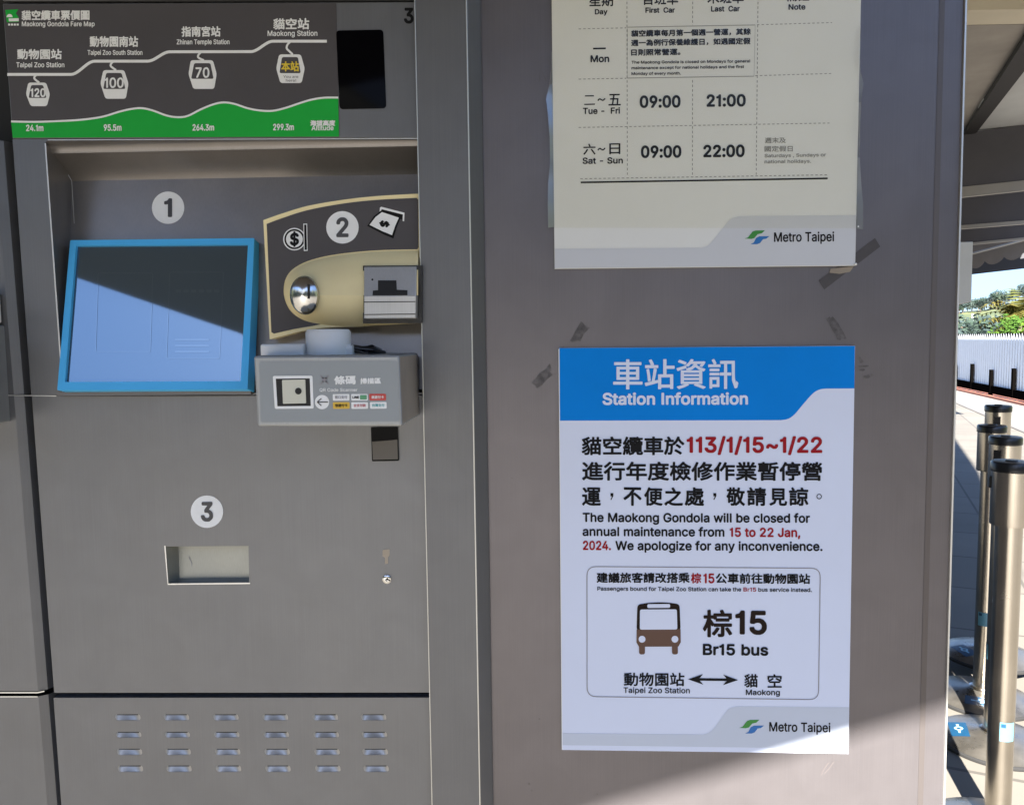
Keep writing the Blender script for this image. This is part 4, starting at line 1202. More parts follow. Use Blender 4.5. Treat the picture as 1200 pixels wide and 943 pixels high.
g.build('coin_housing', 'cream', pp, merge=True)
# coin slot: polished dished disc with a vertical slit
cs = wall_plane(-0.036)
g = MB()
cc = cs.at(357.5, 346)
seg = 40
prof_c = [(1.06, 0.0), (1.02, 0.006), (0.95, 0.008), (0.8, 0.011), (0.5, 0.0145), (0.2, 0.016), (0.0, 0.0165)]
base_i = 0
for r_, h_ in prof_c:
    for k in range(seg):
        a = 2 * math.pi * k / seg
        g.v.append(cc + Vector((0.0225 * r_ * math.cos(a), -h_, 0.0295 * r_ * math.sin(a))))
for j in range(len(prof_c) - 1):
    for k in range(seg):
        k2 = (k + 1) % seg
        g.f.append([j * seg + k, j * seg + k2, (j + 1) * seg + k2, (j + 1) * seg + k])
        g.mi.append(0)
        g.sm.append(True)
co = g.build('coin_slot', 'steelbright', pp)
g = MB()
g.plate(wall_plane(-0.0530), [(360.2, 333), (362.4, 333), (362.6, 350), (360.4, 350)], depth=0.008)
g.build('slit', 'black', co)
# bill acceptor
g = MB()
g.cur = 0
A1 = [wall_plane(-0.028).at(426.5, 312.5), wall_plane(-0.028).at(488, 312), wall_plane(-0.044).at(487.5, 347), wall_plane(-0.044).at(426.5, 347.4)]
A2 = [A1[3], A1[2], wall_plane(-0.044).at(487, 373), wall_plane(-0.044).at(426.5, 373.5)]
g.face(A1)
g.face(A2)
back = Vector((0, 0.055, 0))
g.face([A1[1], A1[1] + back, A1[2] + back, A1[2]])
g.face([A2[1], A2[1] + back, A2[2] + back, A2[2]])
g.face([A1[0], A1[1], A1[1] + back, A1[0] + back])
g.face([A1[0], A1[3], A1[3] + back, A1[0] + back])
g.face([A2[0], A2[3], A2[3] + back, A2[0] + back])
g.face([A2[3], A2[2], A2[2] + back, A2[3] + back])
ba = g.build('bill_acceptor', 'accept', pp, bevel=0.0012, merge=True)
n_ = (A1[1] - A1[0]).cross(A1[3] - A1[0]).normalized()
if n_.y > 0:
    n_ = -n_
BP = Plane(A1[0], n_)
g = MB()
g.poly(BP, [(443, 328.5), (464.5, 328.5), (465, 339.5), (477.5, 340), (477.5, 346), (436.5, 346.2), (437, 340.5), (443, 340)], 0.0006)
g.disc(BP, 436.4, 327.6, 1.2, 0.0006, n=12)
g.stroke(wall_plane(-0.044), [(426.5, 354), (487, 353.4)], 1.0, 0.0006)
g.stroke(wall_plane(-0.044), [(426.5, 368.6), (487, 368)], 1.0, 0.0006)
g.build('bill_slot', 'black', ba)
g = MB()
g.hexa([wall_plane(-0.034).at(425, 374), wall_plane(-0.034).at(490, 373.4), wall_plane(0.012).at(490, 373.4), wall_plane(0.012).at(425, 374),
        wall_plane(-0.034).at(425, 311), wall_plane(-0.034).at(490, 310.5), wall_plane(0.012).at(490, 310.5), wall_plane(0.012).at(425, 311)]) if False else None
g.plate(wall_plane(-0.026), [(425.4, 311.4), (494, 311), (494, 378.5), (425.4, 379)], depth=0.02)
g.build('bezel', 'blackplastic', ba)
# pictograms on the inlay
g = MB()
number(PB0, 401.3, 266.5, 19, '2', 14.5, 21, 0.001).build('number_sticker', ['white', 'numink'], pp, label='round white sticker with the number 2')
g = MB()
g.cur = 0
g.disc(PB0, 345, 280.3, 13.2, 0.0010)
g.cur = 1
g.disc(PB0, 345, 280.3, 11.8, 0.0013)
g.cur = 0
g.disc(PB0, 345, 280.3, 9.8, 0.0016)
g.cur = 1
g.text(PB0, '$', 339.6, 287.2, 350.4, 286.4, 13.0, 0.8, 0.0019)
g.cur = 0
g.poly(PB0, [(355.4, 262.2), (360, 262), (360.6, 294), (356, 294.2)], 0.0020)
g.cur = 1
g.poly(PB0, [(356.4, 263.4), (359, 263.2), (359.6, 292.8), (357, 293)], 0.0024)
g.build('coin_pictogram', ['white', 'ink'], pp)
g = MB()
g.cur = 0
g.poly(PB0, [(445.3, 243.2), (447, 242.4), (474, 249.4), (473.6, 259.5), (471.8, 259), (472.2, 251.5), (447.2, 245.2), (446.6, 248.5), (444.8, 248)], 0.0010)
g.cur = 1
g.poly(PB0, [(447, 245.4), (471.8, 251.6), (471.2, 257.4), (446.4, 249.4)], 0.0010)
g.poly(PB0, [(447.6, 246), (470, 254), (465, 266), (461, 279.5), (450, 275), (430.4, 264.8), (438, 253.5)], 0.0013)
g.cur = 0
g.poly(PB0, [(447.6, 248.6), (467.4, 255.2), (463, 265), (459.4, 275.6), (448, 271), (433, 263.6), (440, 254.5)], 0.0017)
g.cur = 1
cx0, cy0 = 450.6, 262.5
pts_, tri_, _k = glyphs('$')
aa = R(-100)
xm = (min(p[0] for p in pts_) + max(p[0] for p in pts_)) / 2
ym = (min(p[1] for p in pts_) + max(p[1] for p in pts_)) / 2
for k, (dx, dy) in enumerate(((0, 0), (.8, 0), (-.8, 0), (0, .8), (0, -.8), (.55, .55), (-.55, -.55))):
    g.tris([PB0.at(cx0 + dx + ((x - xm) * math.cos(aa) - (y - ym) * math.sin(aa)) * 17, cy0 + dy - ((x - xm) * math.sin(aa) + (y - ym) * math.cos(aa)) * 17, 0.0021 + k * 0.00003) for x, y in pts_], tri_)
g.build('banknote_pictogram', ['white', 'ink'], pp)

# scanner box under the payment panel
SY = -0.165
SF = wall_plane(SY)
SQ = [(296.8, 416.8), (467.6, 415.8), (471.2, 499.4), (301.4, 499.6)]
sq = [SF.at(*q) for q in SQ]
bk = Vector((0, 0.17, 0))
g = MB()
g.face([sq[0], sq[1], sq[2], sq[3]])
g.face([sq[0], sq[1], sq[1] + bk, sq[0] + bk])
g.face([sq[3], sq[2], sq[2] + bk, sq[3] + bk])
g.face([sq[0], sq[3], sq[3] + bk, sq[0] + bk])
g.cur = 1
g.face([sq[1], sq[2], sq[2] + bk, sq[1] + bk])
sb_ = g.build('scanner_box', ['scanner', 'scanside'], tm, bevel=0.0035, merge=True)
g = MB()
g.poly(SF, rounded([(303.5, 423.6), (465.5, 422.6), (468, 494), (305.5, 494.6)], 3, 4), 0.0008)
M['label'] = mat('scanner_label', (0.27, 0.295, 0.31), 0.5, 0.2)
g.build('scanner_label', 'label', sb_)
g = MB()
g.cur = 0
g.plate(SF, rounded([(319.6, 440.4), (366, 440), (367.6, 478.6), (322, 479)], 2, 3), [rounded([(323, 443.6), (363, 443.2), (364.2, 475.6), (325, 476)], .6, 2)], depth=0.001, e=0.0018)
g.cur = 1
g.poly(SF, [(322.5, 443), (363.5, 442.8), (364.8, 476), (324.5, 476.6)], 0.0012)
g.cur = 2
g.plate(SF, rounded([(330.4, 445.2), (357.6, 444.6), (358.6, 472.4), (331.6, 473)], 1, 3), depth=0.001, e=0.0022)
g.cur = 1
g.disc(SF, 349.6, 458.2, 3.9, 0.0028)
g.build('scanner_window', ['white', 'black', 'offwhite'], sb_)
g = MB()
g.cur = 0
g.disc(SF, 377.4, 471, 8.4, 0.0014)
TX = g.text
TX(SF, '條碼', 391.5, 450.8, 417, 450.4, 10.6, 0.5, 0.0014)
TX(SF, '掃描區', 422, 450, 446.5, 449.6, 7.2, 0.35, 0.0014)
TX(SF, 'QR Code Scanner', 374.5, 458.6, 419, 458.4, 3.6, 0.12, 0.0014)
g.cur = 1
for a, b in (((372, 471), (384.4, 471)), ((376.6, 466.8), (371.8, 471)), ((371.8, 471), (376.6, 475.2))):
    g.stroke(SF, [a, b], 1.2, 0.0019)
g.cur = 2
for a, b in (((375.6, 440), (379, 443.6)), ((385, 440), (381.4, 443.6)), ((375.8, 450), (379, 446.6)), ((385, 450), (381.6, 446.6))):
    g.stroke(SF, [a, b], 1.6, 0.0015)
g.poly(SF, [(377.4, 442.2), (383, 442.2), (383, 447.6), (377.4, 447.6)], 0.0015)
g.build('scanner_lettering', ['white', 'numink', 'framegrey'], sb_)
badges = ((389.8, 461.6, 'white', 'framegrey', '街口支付'), (411.4, 461.6, 'white', 'ink', 'LINE'), (432.6, 461.4, 'payred', 'white', '悠遊付卡'),
          (390.0, 471.2, 'payyellow', 'ink', '悠遊付卡'), (411.6, 471.2, 'white', 'pinkink', '全支付款'), (433.4, 471.0, 'white', 'payteal', '台灣支付'))
for x0, y0, bgc, ic, tx_ in badges:
    g = MB()
    g.cur = 0
    g.poly(SF, rounded([(x0, y0), (x0 + 19.6, y0 - 0.1), (x0 + 19.8, y0 + 7.6), (x0 + 0.3, y0 + 7.8)], 1.2, 3), 0.0014)
    g.cur = 1
    if tx_ == 'LINE':
        g.text(SF, tx_, x0 + 1.6, y0 + 5.2, x0 + 9.4, y0 + 5.1, 2.6, 0.2, 0.0018)
        g.cur = 2
        g.poly(SF, rounded([(x0 + 10.4, y0 + 1.2), (x0 + 18.4, y0 + 1.2), (x0 + 18.5, y0 + 6.4), (x0 + 10.5, y0 + 6.5)], .8, 2), 0.0018)
    else:
        g.text(SF, tx_, x0 + 2.6, y0 + 5.7, x0 + 17.2, y0 + 5.6, 3.7, 0.1, 0.0018)
    g.build('payment_badge', [bgc, ic, 'paygreen'], sb_)
# white scanner body and slab standing behind the box top
g = MB()
pc = wall_plane(-0.085)
a, b = pc.at(313, 416), pc.at(362, 402.6)
g.box((a.x, -0.115, a.z - 0.01), (b.x, -0.06, b.z))
mo = g.build('scanner_mount', 'whiteplastic', sb_, bevel=0.003)
g = MB()
g.box((pc.at(405, 405).x, -0.10, a.z - 0.01), (pc.at(415.5, 405).x, -0.07, pc.at(405, 404.5).z))
g.build('mount_lug', 'whiteplastic', sb_, bevel=0.002)
g = MB()
c0 = pc.at(385.5, 416)
rr = (pc.at(411, 400) - pc.at(359.5, 400)).x / 2
hh = pc.at(385, 386).z - c0.z
g.lathe(c0, [(rr, -0.01), (rr, hh - 0.004), (rr - 0.003, hh)], 40)
g.build('scanner_turret', 'whiteplastic', sb_)
g = MB()
g.tube([pc.at(414, 407), pc.at(424, 409), pc.at(436, 407), wall_plane(-0.02).at(445, 411)], 0.0045, 8)
g.tube([pc.at(414, 411), pc.at(430, 412), wall_plane(-0.02).at(450, 413)], 0.0035, 8)
g.build('cable', 'blackplastic', sb_)
# black plastic flap below the scanner
g = MB()
g.plate(M0, rounded([(434.6, 500.6), (466, 500.4), (467.4, 539.8), (436, 540.4)], 1, 2), depth=0.003, e=0.004)
fl = g.build('black_flap', 'blackgloss', tm)
g = MB()
M['flapdull'] = mat('dull_flap', (0.06, 0.052, 0.045), 0.35)
g.poly(M0, [(436, 517.4), (442, 517), (450, 516.4), (465.6, 515), (466.2, 538), (437, 538.6)], 0.0046)
g.build('flap_window', 'flapdull', fl)

# --- neighbouring machine at the left edge
nm = thing('ticket_machine', 'neighbouring grey ticket machine cut off at the left edge, only its flank showing', 'ticket machine', (P(-150, 471, 0).x, 0.3, 0))
g = MB()
na, nb = (4, 163.5), (56.5, 809)


def nx(y):
    return edge_x(na, nb, y)


def flank(ya, yb_, name):
    g = MB()
    f = [(nx(ya) - 12, ya), (nx(yb_) - 12, yb_), (-420, yb_), (-420, ya)]
    F3 = [M0.at(*q) for q in f]
    g.face(F3)
    e = [wall_plane(0.0).at(nx(ya) + 0.5, ya) + Vector((0, 0.022, 0)), wall_plane(0.0).at(nx(yb_) + 0.5, yb_) + Vector((0, 0.022, 0))]
    m_ = [(F3[0] * 0.45 + e[0] * 0.55) + Vector((0.002, -0.004, 0)), (F3[1] * 0.45 + e[1] * 0.55) + Vector((0.002, -0.004, 0))]
    g.smooth = True
    g.face([F3[0], m_[0], m_[1], F3[1]])
    g.face([m_[0], e[0], e[1], m_[1]])
    g.smooth = False
    g.face([e[0], e[0] + Vector((0, 0.05, 0)), e[1] + Vector((0, 0.05, 0)), e[1]])
    g.face([F3[1], e[1] + Vector((-0.004, 0.06, 0)), F3[2] + Vector((0, 0.06, 0)), F3[2]])
    g.build(name, 'machine', nm)


flank(163.8, 462.6, 'bezel_panel')
flank(463.4, 809.5, 'door_panel')
flank(815.5, 1225, 'vent_panel')
g = MB()
g.stroke(M0, [(-200, 811.5), (44, 811.2), (52, 809.5)], 1.4, 0.001)
g.stroke(M0, [(-200, 816.2), (44, 816)], 1.2, 0.001)
g.build('door_lip', 'lip', nm)
g = MB()
g.box((P(-430, 471, 0).x, 0.12, 0), (xl - 0.002, 0.75, ZT))
g.build('cabinet', 'black', nm)
g = MB()
xs0 = M0.at(8.5, 440).x
g.box((xs0 - 0.23, -0.13, M0.at(8, 494).z), (xs0, 0.004, M0.at(8, 381).z))
g.build('scanner_box', 'scanner', nm, bevel=0.003)
g = MB()
xs1 = M0.at(3.0, 360).x
g.box((xs1 - 0.05, -0.06, M0.at(2, 379).z), (xs1, -0.002, M0.at(2, 343).z))
g.build('scanner_turret', 'whiteplastic', nm, bevel=0.004)


# ------------------------------------------------------------------ timetable notice (upper)
def metro_mark(pl, x, y, k, e):
    """the green and blue double wave beside the lettering; x, y its left tip, k its scale"""
    gp = [(0, 0), (4, -1.2), (9.5, -8.2), (13, -9.4), (24, -9.6), (20.5, -6.2), (15.5, -5), (11.5, -0.4), (8, 0.5)]
    bp_ = [(7.2, 6.6), (11, 4.6), (13.6, -0.6), (17.5, -2.6), (29.4, -2.8), (25.6, 0.2), (21.8, 0.8), (18.4, 5.2), (15, 6.6)]
    g = MB()
    g.cur = 0
    g.poly(pl, [(x + a * k, y + b * k) for a, b in gp], e)
    g.cur = 1
    g.poly(pl, [(x + a * k, y + b * k) for a, b in bp_], e)
    return g


NT = wall_plane(0.0145)
tt = thing('timetable_notice', 'cream timetable notice with opening hours in a clear pocket, above the blue-headed notice', 'notice', (P(826, 100, 0.0145).x, 0.0145, P(826, 312, 0.0145).z))
tl, tr = lambda y: 650 - 0.0111 * (315 - y), lambda y: 1002.2 + 0.0215 * (311 - y)
g = MB()
g.plate(NT, [(tl(-176), -176), (tr(-180), -180), (1002.2, 311.3), (650, 315)], depth=0.0053)
g.build('board', 'paper2', tt)
g = MB()
g.poly(NT, [(650.3, 291.6), (760, 290.8)] + smooth([(822, 290.4), (829, 288), (836, 281), (848, 266), (856, 257), (866, 253.4)], 4) + [(1003.3, 252.2), (1002.2, 310.6), (650.2, 314.2)], 0.0003)
g.build('footer_band', 'band2', tt)
metro_mark(NT, 872.4, 279.6, 1.0, 0.0006).build('emblem', ['logogreen', 'logoblue'], tt)
g = MB()
g.text(NT, 'Metro Taipei', 907, 283.3, 977.6, 282.5, 10.6, 0.35, 0.0006)
TX = g.text
for s_, a, b, y, h in (('星期', 690.5, 718.5, 8.3, 17), ('首班車', 753, 794.8, 6.4, 17.5), ('末班車', 829, 871.6, 4.8, 17.5), ('備註', 921, 948.5, 2.2, 17)):
    TX(NT, s_, a, y, b, y - 0.4, h, 0.25)
for s_, a, b, y, h in (('Day', 697, 712, 17, 5.6), ('First  Car', 756.3, 791, 15.2, 5.7), ('Last  Car', 833.2, 867, 13.7, 5.9), ('Note', 924, 944, 11.6, 6)):
    TX(NT, s_, a, y, b, y - 0.3, h, 0.35)
g.poly(NT, [(695, 56.3), (710, 56), (710, 58), (695, 58.3)], 0.0006)
TX(NT, 'Mon', 692, 73, 714, 72.8, 7.6, 0.45)
g.poly(NT, [(685.5, 112), (696, 111.8), (696, 113.2), (685.5, 113.4)], 0.0006)
g.poly(NT, [(684.6, 121.9), (697.2, 121.6), (697.2, 123), (684.6, 123.3)], 0.0006)
for yy in (117, 175):
    g.stroke(NT, smooth([(700.6, yy + 1.2), (702.6, yy - 0.8), (704.6, yy), (706.6, yy + 0.8), (709.2, yy - 1.4)], 4), 1.5, 0.0006)
TX(NT, '五', 713, 124, 727.5, 123.8, 13.6, 0.25)
TX(NT, 'Tue -  Fri', 683, 133.7, 726.6, 133.2, 6.8, 0.35)
TX(NT, '六', 683.5, 181.6, 698, 181.4, 13, 0.25)
TX(NT, '日', 714, 181, 727, 180.8, 12.8, 0.25)
TX(NT, 'Sat - Sun', 682.6, 192, 730, 191.5, 6.8, 0.35)
for s_, a, b, y in (('09:00', 749.6, 797.6, 126), ('21:00', 828, 874, 124.7), ('09:00', 751, 798.6, 184.6), ('22:00', 824.2, 872.8, 183.8)):
    TX(NT, s_, a, y, b, y - 0.4, 13, 0.8)
TX(NT, '貓空纜車每月第一個週一營運，其餘', 739.5, 43.8, 880, 41.5, 8.2, 0.35)
TX(NT, '週一為例行保養維護日，如遇國定假', 739.5, 54.8, 879.6, 52.5, 8.2, 0.35)
TX(NT, '日則照常營運。', 739.5, 65.8, 797.5, 65, 8, 0.35)
TX(NT, 'The Maokong Gondola is closed on Mondays for general', 740, 75, 879, 73.4, 3.2, 0.15)
TX(NT, 'maintenance except for national holidays and the first', 740, 81.6, 872, 80, 3.2, 0.15)
TX(NT, 'Monday of every month.', 740, 88.2, 798, 87.6, 3.2, 0.15)
g.stroke(NT, [(680.5, 213.9), (970, 209.2)], 2.0, 0.0006)
g.build('black_lettering', 'ink', tt)
g = MB()
TX = g.text
TX(NT, '週末及', 896.5, 168, 921, 167.8, 6.6, 0.1)
TX(NT, '國定假日', 896, 178, 929, 177.8, 6.8, 0.1)
TX(NT, 'Saturdays , Sundays or', 896, 184.6, 968, 183.4, 3.8, 0.12)
TX(NT, 'national holidays.', 896, 191.6, 950.5, 190.8, 3.8, 0.12)
g.stroke(NT, [(735.5, 32.2), (885, 29.6), (883.6, 89.6), (735, 91.8)], 0.8, 0.0005, closed=True)
for a, b in (((678, 34.2), (734, 33)), ((887, 29.4), (975, 26.8)), ((678, 93), (734, 92)), ((885, 89), (974, 86.4)), ((678, 149.6), (972, 144.4)), ((680, 209.6), (970, 205)),
             ((734.6, -30), (735.2, 205)), ((812, -30), (811.6, 29.8)), ((811.6, 94), (811.4, 207)), ((888.6, -30), (886.2, 205))):
    g.dashes(NT, a, b, 0.8, 3.0, 2.4)
g.build('grey_table', 'greyink', tt)
# clear pocket: a thin film over the upper sheet whose crumpled edges stand out at both sides
g = MB()
pk = NT
g.poly(pk, [(643.5, -170), (1012, -176), (1005.5, 267.6), (649, 267)], 0.0022)
po = g.build('clear_pocket', 'film', tt)


def flap(pts_in, pts_out, name='pocket_edge'):
    g = MB()
    g.smooth = True
    a = [NT.at(x, y, 0.0016) for x, y in pts_in]
    b = [NT.at(x, y, 0.006 + 0.004 * math.sin(i * 1.7)) for i, (x, y) in enumerate(pts_out)]
    for i in range(len(a) - 1):
        g.face([a[i], b[i], b[i + 1], a[i + 1]])
    g.build(name, 'filmedge', po, merge=True)


flap([(646.9, 60), (647.2, 80), (647.4, 98), (647.6, 114), (647.9, 135), (648.2, 160), (648.6, 190), (648.9, 215), (649.2, 240), (649.6, 266)],
     [(646.0, 62), (645.8, 82), (643.6, 100), (639.8, 116), (642.2, 135), (644, 160), (644.6, 190), (642.4, 215), (641.8, 240), (642.4, 267)])
flap([(1008.2, 30), (1007.4, 70), (1007, 84), (1006.8, 98), (1006.3, 120), (1005.6, 150), (1004.8, 185), (1004.2, 215), (1003.8, 240), (1003.4, 268)],
     [(1008.8, 32), (1007.8, 70), (1008.6, 84), (1012, 98), (1009.5, 120), (1008, 150), (1007.4, 185), (1009.4, 215), (1011.6, 240), (1011.4, 269)])
for x, y in ((1006.2, 265.5), (1002.8, 309.6)):
    g = MB()
    g.lathe(NT.at(x, y, 0.002), [(0.0022, 0), (0.0018, 0.0015), (0.0, 0.002)], 10, (0, -1, 0))
    g.build('shiny_crease', 'whiteplastic', po)

# ------------------------------------------------------------------ closure notice (lower)
SN = wall_plane(0.0145)
sn = thing('station_notice', 'white closure notice with blue Station Information header and a brown bus symbol', 'notice', (P(827, 640, 0.0145).x, 0.0145, P(827, 880, 0.0145).z))
q = [(655.3, 407.8), (1002, 405.1), (994.3, 882.6), (659, 878.2)]
g = MB()
g.plate(SN, q, depth=0.0053)
g.build('board', 'paper', sn)
g = MB()
g.poly(SN, [(655.6, 408), (1001.8, 405.4), (1001.2, 455)] + smooth([(968, 455.2), (960, 456.5), (952, 461.5), (940, 475), (931.5, 485), (924, 490.5), (915, 492.2)], 4) + [(656.2, 492.8)], 0.0003)
g.build('blue_header', 'blue', sn)
g = MB()
g.text(SN, '車站資訊', 718.5, 456.2, 865.3, 455.8, 35.5, 0.55, 0.0007)
g.text(SN, 'Station Information', 706, 473.7, 876.6, 473.3, 12.8, 0.75, 0.0007)
g.build('header_lettering', 'paper', sn)
g = MB()
g.poly(SN, [(659.2, 858.6), (780, 859.8)] + smooth([(824, 860.2), (831, 857.5), (838, 851), (849, 836), (855, 829.8), (863, 827.2)], 4) + [(994.9, 828.2), (994.3, 876.8), (659.1, 872.6)], 0.0003)
g.build('footer_band', 'band', sn)
metro_mark(SN, 866, 852.4, 1.0, 0.0006).build('emblem', ['logogreen', 'logoblue'], sn)
g = MB()
TX = g.text
TX(SN, 'Metro Taipei', 901.4, 856.2, 973.2, 857.4, 10.4, 0.35)
TX(SN, '貓空纜車於', 681.5, 533.4, 802.2, 533.2, 22, 0.65)
TX(SN, '進行年度檢修作業暫停營', 682, 563, 963.5, 563.4, 22.4, 0.65)
for s_, a, b in (('運', 682, 704.2), ('不', 730.5, 752), ('便', 754.8, 776.6), ('之', 778.5, 800.4), ('處', 802.4, 825.2), ('敬', 851.2, 873.2), ('請', 875.4, 898), ('見', 901.6, 922.6), ('諒', 924.6, 947.4)):
    TX(SN, s_, a, 592.4, b, 592.8, 21.8 if s_ != '見' else 20.6, 0.65)
for x in (717, 837.6):
    g.poly(SN, [(x - 1.6, 577.6), (x + 1.8, 577.6), (x + 1.8, 581), (x - 0.6, 585.6), (x - 1.6, 585.2), (x + 0.2, 581.4), (x - 1.6, 581.2)], 0.0006)
g.stroke(SN, [(960 + 2.7 * math.cos(k * math.pi / 8), 581.6 + 2.7 * math.sin(k * math.pi / 8)) for k in range(16)], 0.9, 0.0006, closed=True)
TX(SN, 'The Maokong Gondola will be closed for', 682.6, 611, 949.3, 612, 10, 0.5)
TX(SN, 'annual maintenance from', 682.6, 627.4, 849, 628.2, 10, 0.5)
TX(SN, 'We apologize for any inconvenience.', 721, 644, 964, 645, 10, 0.5)
TX(SN, '建議旅客請改搭乘', 699, 682.8, 808.4, 683, 12.4, 0.45)
TX(SN, '公車前往動物園站', 838.6, 683.6, 949.6, 684.2, 12.4, 0.45)
TX(SN, 'Passengers bound for Taipei Zoo Station can take the', 700, 691.6, 868.6, 692.6, 4.4, 0.18)
TX(SN, 'bus service instead.', 888.6, 692.8, 951.4, 693.2, 4.4, 0.18)
TX(SN, 'Br15 bus', 823.6, 766.6, 900.4, 767.4, 12, 0.7)
TX(SN, '動物園站', 731, 803.6, 802.2, 803.8, 16, 0.4)
TX(SN, 'Taipei Zoo Station', 730.6, 811.4, 808.4, 811.8, 6.2, 0.2)
TX(SN, '貓', 872, 805.2, 888.2, 805.2, 16, 0.4)
TX(SN, '空', 899.4, 805.4, 916.2, 805.4, 16, 0.4)
TX(SN, 'Maokong', 874, 813.8, 914, 814, 6, 0.25)
g.stroke(SN, [(812, 795.6), (860, 796.2)], 3.0, 0.0006)
g.poly(SN, [(806.4, 795.6), (824, 789.4), (818.6, 795.6), (824.2, 801.8)], 0.0009)
g.poly(SN, [(865, 796.4), (847.4, 790), (852.8, 796.2), (847.2, 802.4)], 0.0009)
g.build('black_lettering', 'ink', sn)
g = MB()
TX = g.text
TX(SN, '113/1/15~1/22', 804.6, 529.6, 963.6, 529.8, 17.2, 0.9)
TX(SN, '15 to 22 Jan,', 855, 628.4, 938, 628.8, 10, 0.5)
TX(SN, '2024.', 683, 643.8, 716, 644, 10, 0.5)
TX(SN, '棕', 809.6, 683.4, 821.8, 683.4, 12.4, 0.4)
TX(SN, '15', 824.2, 682.6, 837.4, 682.8, 10.6, 0.5)
TX(SN, 'Br15', 871.2, 692.6, 886.2, 692.8, 4.4, 0.18)
g.build('red_lettering', 'red', sn)
g = MB()
g.text(SN, '棕', 823.6, 746.4, 858.2, 746.4, 32.4, 0.9)
g.text(SN, '15', 861.6, 741.8, 898.8, 742.2, 25.6, 1.3)
g.build('route_lettering', 'brownink', sn)
g = MB()
g.stroke(SN, rounded([(687.8, 663.6), (961.4, 665.6), (959.2, 819.4), (688, 815.8)], 11, 6), 1.0, 0.0006, closed=True)
g.build('outline', 'framegrey', sn)
g = MB()
g.cur = 0
up = rounded([(747, 708), (760, 706), (772, 705.4), (784, 705.8), (796.4, 707.6), (797.6, 738), (746, 738.4)], 4, 4)
g.poly(SN, up, 0.0006)
g.cur = 1
lo_ = [(746.1, 737.2), (797.6, 736.8), (797.8, 752), (795, 757.2), (748.8, 757.4), (745.9, 752.4)]
g.poly(SN, lo_, 0.0008)
g.poly(SN, rounded([(748.8, 755), (755.8, 755), (755.8, 766.4), (749, 766.4)], 2.5, 3), 0.0009)
g.poly(SN, rounded([(787.4, 755), (794.4, 755), (794.4, 766.4), (787.6, 766.4)], 2.5, 3), 0.0009)
g.cur = 2
g.poly(SN, rounded([(750, 713.8), (793.2, 713.6), (793.8, 737.2), (749.8, 737.4)], 2.2, 3), 0.0012)
g.poly(SN, rounded([(758.6, 707.6), (785.2, 707.4), (785.4, 711.8), (758.6, 712)], 1.6, 3), 0.0012)
g.disc(SN, 752.4, 748.6, 4.0, 0.0012)
g.disc(SN, 790.9, 748.6, 4.0, 0.0012)
g.build('bus_symbol', ['brownink', 'brown', 'paper'], sn)
g = MB()
g.stroke(SN, [(655.0, 409), (658.8, 878)], 0.9, 0.0004)
g.build('worn_edge', 'white', sn)

# ------------------------------------------------------------------ tape and tape marks on the wall
g = MB()
g.plate(MW, [(1025.4, 279), (1031.6, 289), (966, 339.2), (959.4, 328.6)], depth=0.0004, e=0.0006)
tag(g.build('tape_strip', 'tape'), 'dark grey tape strip running under the lower right corner of the timetable', 'tape')
g = MB()
g.poly(MW, [(973.4, 315), (1000.6, 312), (996, 318.6), (984, 321), (972, 319.6)], 0.0014)
tag(g.build('tape_flap', 'tan'), 'tan folded tape flap peeping out below the timetable corner', 'tape')


def ragged(pts, seed, amp=1.3):
    rnd = random.Random(seed)
    out = []
    for i, a in enumerate(pts):
        b = pts[(i + 1) % len(pts)]
        for k in range(4):
            t = k / 4
            out.append((a[0] + (b[0] - a[0]) * t + rnd.uniform(-amp, amp), a[1] + (b[1] - a[1]) * t + rnd.uniform(-amp, amp)))
    return out


for k, (pts, lab) in enumerate((
        ([(968, 372.5), (976.5, 371.5), (992, 396), (981.5, 399)], 'grey tape residue on the wall above the right end of the blue header'),
        ([(681.5, 377.5), (690.5, 384.5), (679.5, 399.5), (667, 400)], 'grey tape residue on the wall above the left end of the blue header'),
        ([(644, 425), (646.4, 439), (631.5, 455), (622.5, 450)], 'grey tape residue on the wall left of the blue header'))):
    g = MB()
    g.poly(MW, ragged(pts, k + 3), 0.0005)
    tag(g.build('tape_residue', 'residue'), lab, 'tape mark')
g = MB()
for a in ([(1006.5, 418), (1008.6, 419), (1012.5, 424), (1008, 425.5)], [(1006, 428.5), (1018, 428), (1018, 429.6), (1006, 430)], [(1006.6, 432), (1014, 432.4), (1013, 434.5), (1006.6, 434)],
          [(1012, 440.5), (1019, 439), (1019.5, 442.4), (1013, 443.6)], [(1021, 437.6), (1023.6, 437.6), (1022.8, 440.4), (1021.2, 440.4)]):
    g.poly(MW, ragged(a, 9, 0.35), 0.0005)
tag(g.build('tape_residue', 'residue'), 'broken streaks of tape residue on the wall right of the blue header', 'tape mark')

# ------------------------------------------------------------------ stanchions
M['brushed'] = mat('brushed_steel_tube', (0.46, 0.42, 0.36), 0.24, 1.0, 0.06, 6, (500, 500, 3), rvar=0.05)
M['base'] = mat('worn_steel_base', (0.22, 0.205, 0.18), 0.32, 0.8, 0.3, 14, None, 0.03, 90, rvar=0.1)
M['cap'] = mat('black_cap', (0.012, 0.012, 0.013), 0.28, bump=0.05, bscale=300)
M['rubber'] = mat('rubber_rim', (0.02, 0.02, 0.02), 0.7)
M['sky_sticker'] = mat('pale_blue_sticker', (0.09, 0.25, 0.33), 0.45, var=0.05, vscale=60)
M['blue_sticker'] = mat('blue_sticker', (0.006, 0.045, 0.10), 0.4, var=0.1, vscale=60)
M['white_mark'] = mat('white_mark', (0.25, 0.48, 0.62), 0.4)


